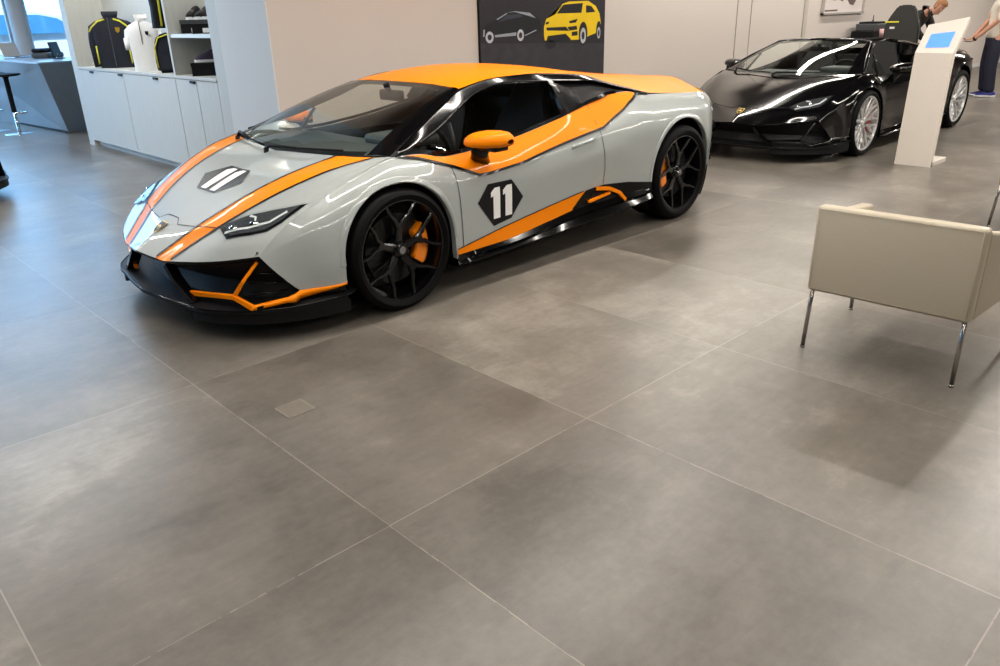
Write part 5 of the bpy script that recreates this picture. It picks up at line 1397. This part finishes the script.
obj('tablet_body', nb(-.11, .13, -.17, .15, 0, .012, bev=.004), M_KIOSK, tb); obj('tablet_screen', nb(-.095, .115, -.155, .135, .0121, .0135), mat('tablet_glass', srgb(170, 178, 185), .1), tb)

# the bending man in the dark suit
P2 = thing('person', 'man in a dark suit bending forward behind the white pillar', 'person', (14.4, 5.24, 0), 0)
f = Vector((-.12, -.99, 0)).normalized(); r = Vector((-.99, .12, 0)).normalized()
wa = q(.42, .15, .88, .026); wb = q(.40, -.15, .90, .026)
sp = [q(0, 0, .95, (.11, .09)), q(.10, 0, 1.12, .09), q(.22, 0, 1.26, .09), q(.31, 0, 1.34, .04), q(.37, 0, 1.37, .046)]
skin('body', [sp, [sp[2], q(.23, .16, 1.24, .035), q(.30, .25, 1.03, .035), wa], [sp[2], q(.23, -.16, 1.24, .035), q(.30, -.25, 1.03, .035), wb],
    [sp[0], q(0, .1, .86, .09), q(.03, .11, .48, .06), q(-.02, .12, .08, .04)], [sp[0], q(0, -.1, .86, .09), q(.03, -.11, .48, .06), q(-.02, -.12, .08, .04)]] + hand_chains(wa[:3], f + Vector((0, 0, -.3)), (0, 0, -1)) + hand_chains(wb[:3], f + Vector((0, 0, -.3)), (0, 0, -1)), M_SKIN, P2)
hc = f * .47; head(P2, Vector((hc.x, hc.y, 1.385)), f * .75 + Vector((-.15, 0, -.75)), (f.x * .7, f.y * .7, .75), M_HAIR)
sp2 = [q(-.01, 0, .84, (.17, .14)), q(0, 0, .96, (.16, .135)), q(.09, 0, 1.12, .15), q(.21, 0, 1.26, .16), q(.29, 0, 1.325, .125), q(.345, 0, 1.355, .085)]
skin('jacket', [sp2, [sp2[3], q(.23, .18, 1.25, .08), q(.30, .26, 1.03, .064), q(.40, .17, .90, .05)], [sp2[3], q(.23, -.18, 1.25, .08), q(.30, -.26, 1.03, .064), q(.385, -.165, .915, .05)]], M_SUIT, P2)
skin('trousers', [[q(0, 0, .92, (.15, .12)), q(0, .1, .84, .11), q(.03, .11, .48, .085), q(-.02, .12, .10, .075)], [q(0, 0, .92, (.15, .12)), q(0, -.1, .84, .11), q(.03, -.11, .48, .085), q(-.02, -.12, .10, .075)]], M_SUIT, P2)
for s in (1, -1):
    c = f * -.02 + r * s * .12; bm = bmesh.new(); rows = []
    for t_, w, h in ((-.10, .025, .06), (-.07, .045, .085), (0, .045, .08), (.06, .048, .065), (.13, .048, .05), (.19, .03, .035), (.21, .008, .02)):
        rows.append([c + f * t_ + r * (w * math.cos(a)) + Vector((0, 0, .002 + h * max(0, math.sin(a)) ** .7)) for a in [PI * i / 12 for i in range(13)]])
    grid(bm, rows); obj('shoe', bm, M_BLACKM, P2, True)

# ------------------------------------------------------------------ the cars
build_car('sports_car', 'grey and orange sports car with black number 11 hexagons', 'car', (2.34, 4.162, 0), math.radians(180.65), 'grey')
blackcar = build_car('sports_car', 'open-top black sports car with silver mesh wheels near the white pillar', 'car', (8.394, 4.229, 0), math.radians(179.2), 'black')
def copy_tree(o, parent=None):
    c = o.copy(); COL.objects.link(c); c.parent = parent
    for ch in [x for x in o.children]: copy_tree(ch, c)
    return c
third = copy_tree(blackcar); third.location = (.71, 9.0, 0); third.rotation_euler = (0, 0, 0)
third['label'] = 'dark car whose nose just enters the left photo edge'

# ------------------------------------------------------------------ light
w = bpy.data.worlds.new('daylight'); SC.world = w; w.use_nodes = True
w.node_tree.nodes['Background'].inputs[0].default_value = (.30, .62, 1.0, 1); w.node_tree.nodes['Background'].inputs[1].default_value = 5.3
sun = bpy.data.lights.new('sun', 'SUN'); sun.energy = 5; sun.angle = .02; sun_o = bpy.data.objects.new('sun', sun); COL.objects.link(sun_o); sun_o.rotation_euler = (math.radians(-24), math.radians(8), 0)
sun_o.rotation_euler = Vector((.15, .42, -.9)).to_track_quat('-Z', 'Y').to_euler()
def area(name, loc, sx, sy, power, col, rot=(0, 0, 0), parent=None):
    l = bpy.data.lights.new(name, 'AREA'); l.shape = 'RECTANGLE'; l.size = sx; l.size_y = sy; l.energy = power; l.color = col
    o = bpy.data.objects.new(name, l); COL.objects.link(o); o.location = loc; o.rotation_euler = rot
    if parent: o.parent = parent
    return o
WARM = (1.0, .93, .84); COOL = (1.0, .96, .90); HL = 3.35
n = 0
for (x, y, L, pw, colr) in ((2.0, 1.2, 7, 100, WARM), (10.5, 1.2, 7, 180, WARM), (2.5, 3.4, 6, 140, WARM), (11.0, 5.45, 7, 170, WARM), (18.5, 3.0, 7, 300, WARM), (1.5, -3, 7, 110, WARM), (10.5, -3, 7, 150, WARM), (18.5, -3, 7, 200, WARM), (-.5, 8.6, 6, 190, COOL), (0.5, 12.4, 6, 110, COOL), (6.3, 1.0, -6, 110, WARM)):  # the COOL pair and crosswise lamp are added fill for cabinets, column and pillar
    n += 1; rot = PI / 2 if L < 0 else 0; L = abs(L)
    t = thing('ceiling_light', 'long white linear lamp hung unseen above the showroom floor', 'lamp', (x, y, HL), rot, 'linear ceiling lamps')
    obj('housing', nb(-L / 2, L / 2, -.05, .05, -.07, 0), M_LAMPC, t)
    bm = bmesh.new()
    for hx_ in (-L / 2 + .4, L / 2 - .4): tube(bm, [(hx_, 0, 0), (hx_, 0, H - HL)], .004, 6)
    obj('suspension_cable', bm, M_LAMPC, t)
    area('diffuser_light', (0, 0, -.075), L, .09, pw, colr, parent=t)
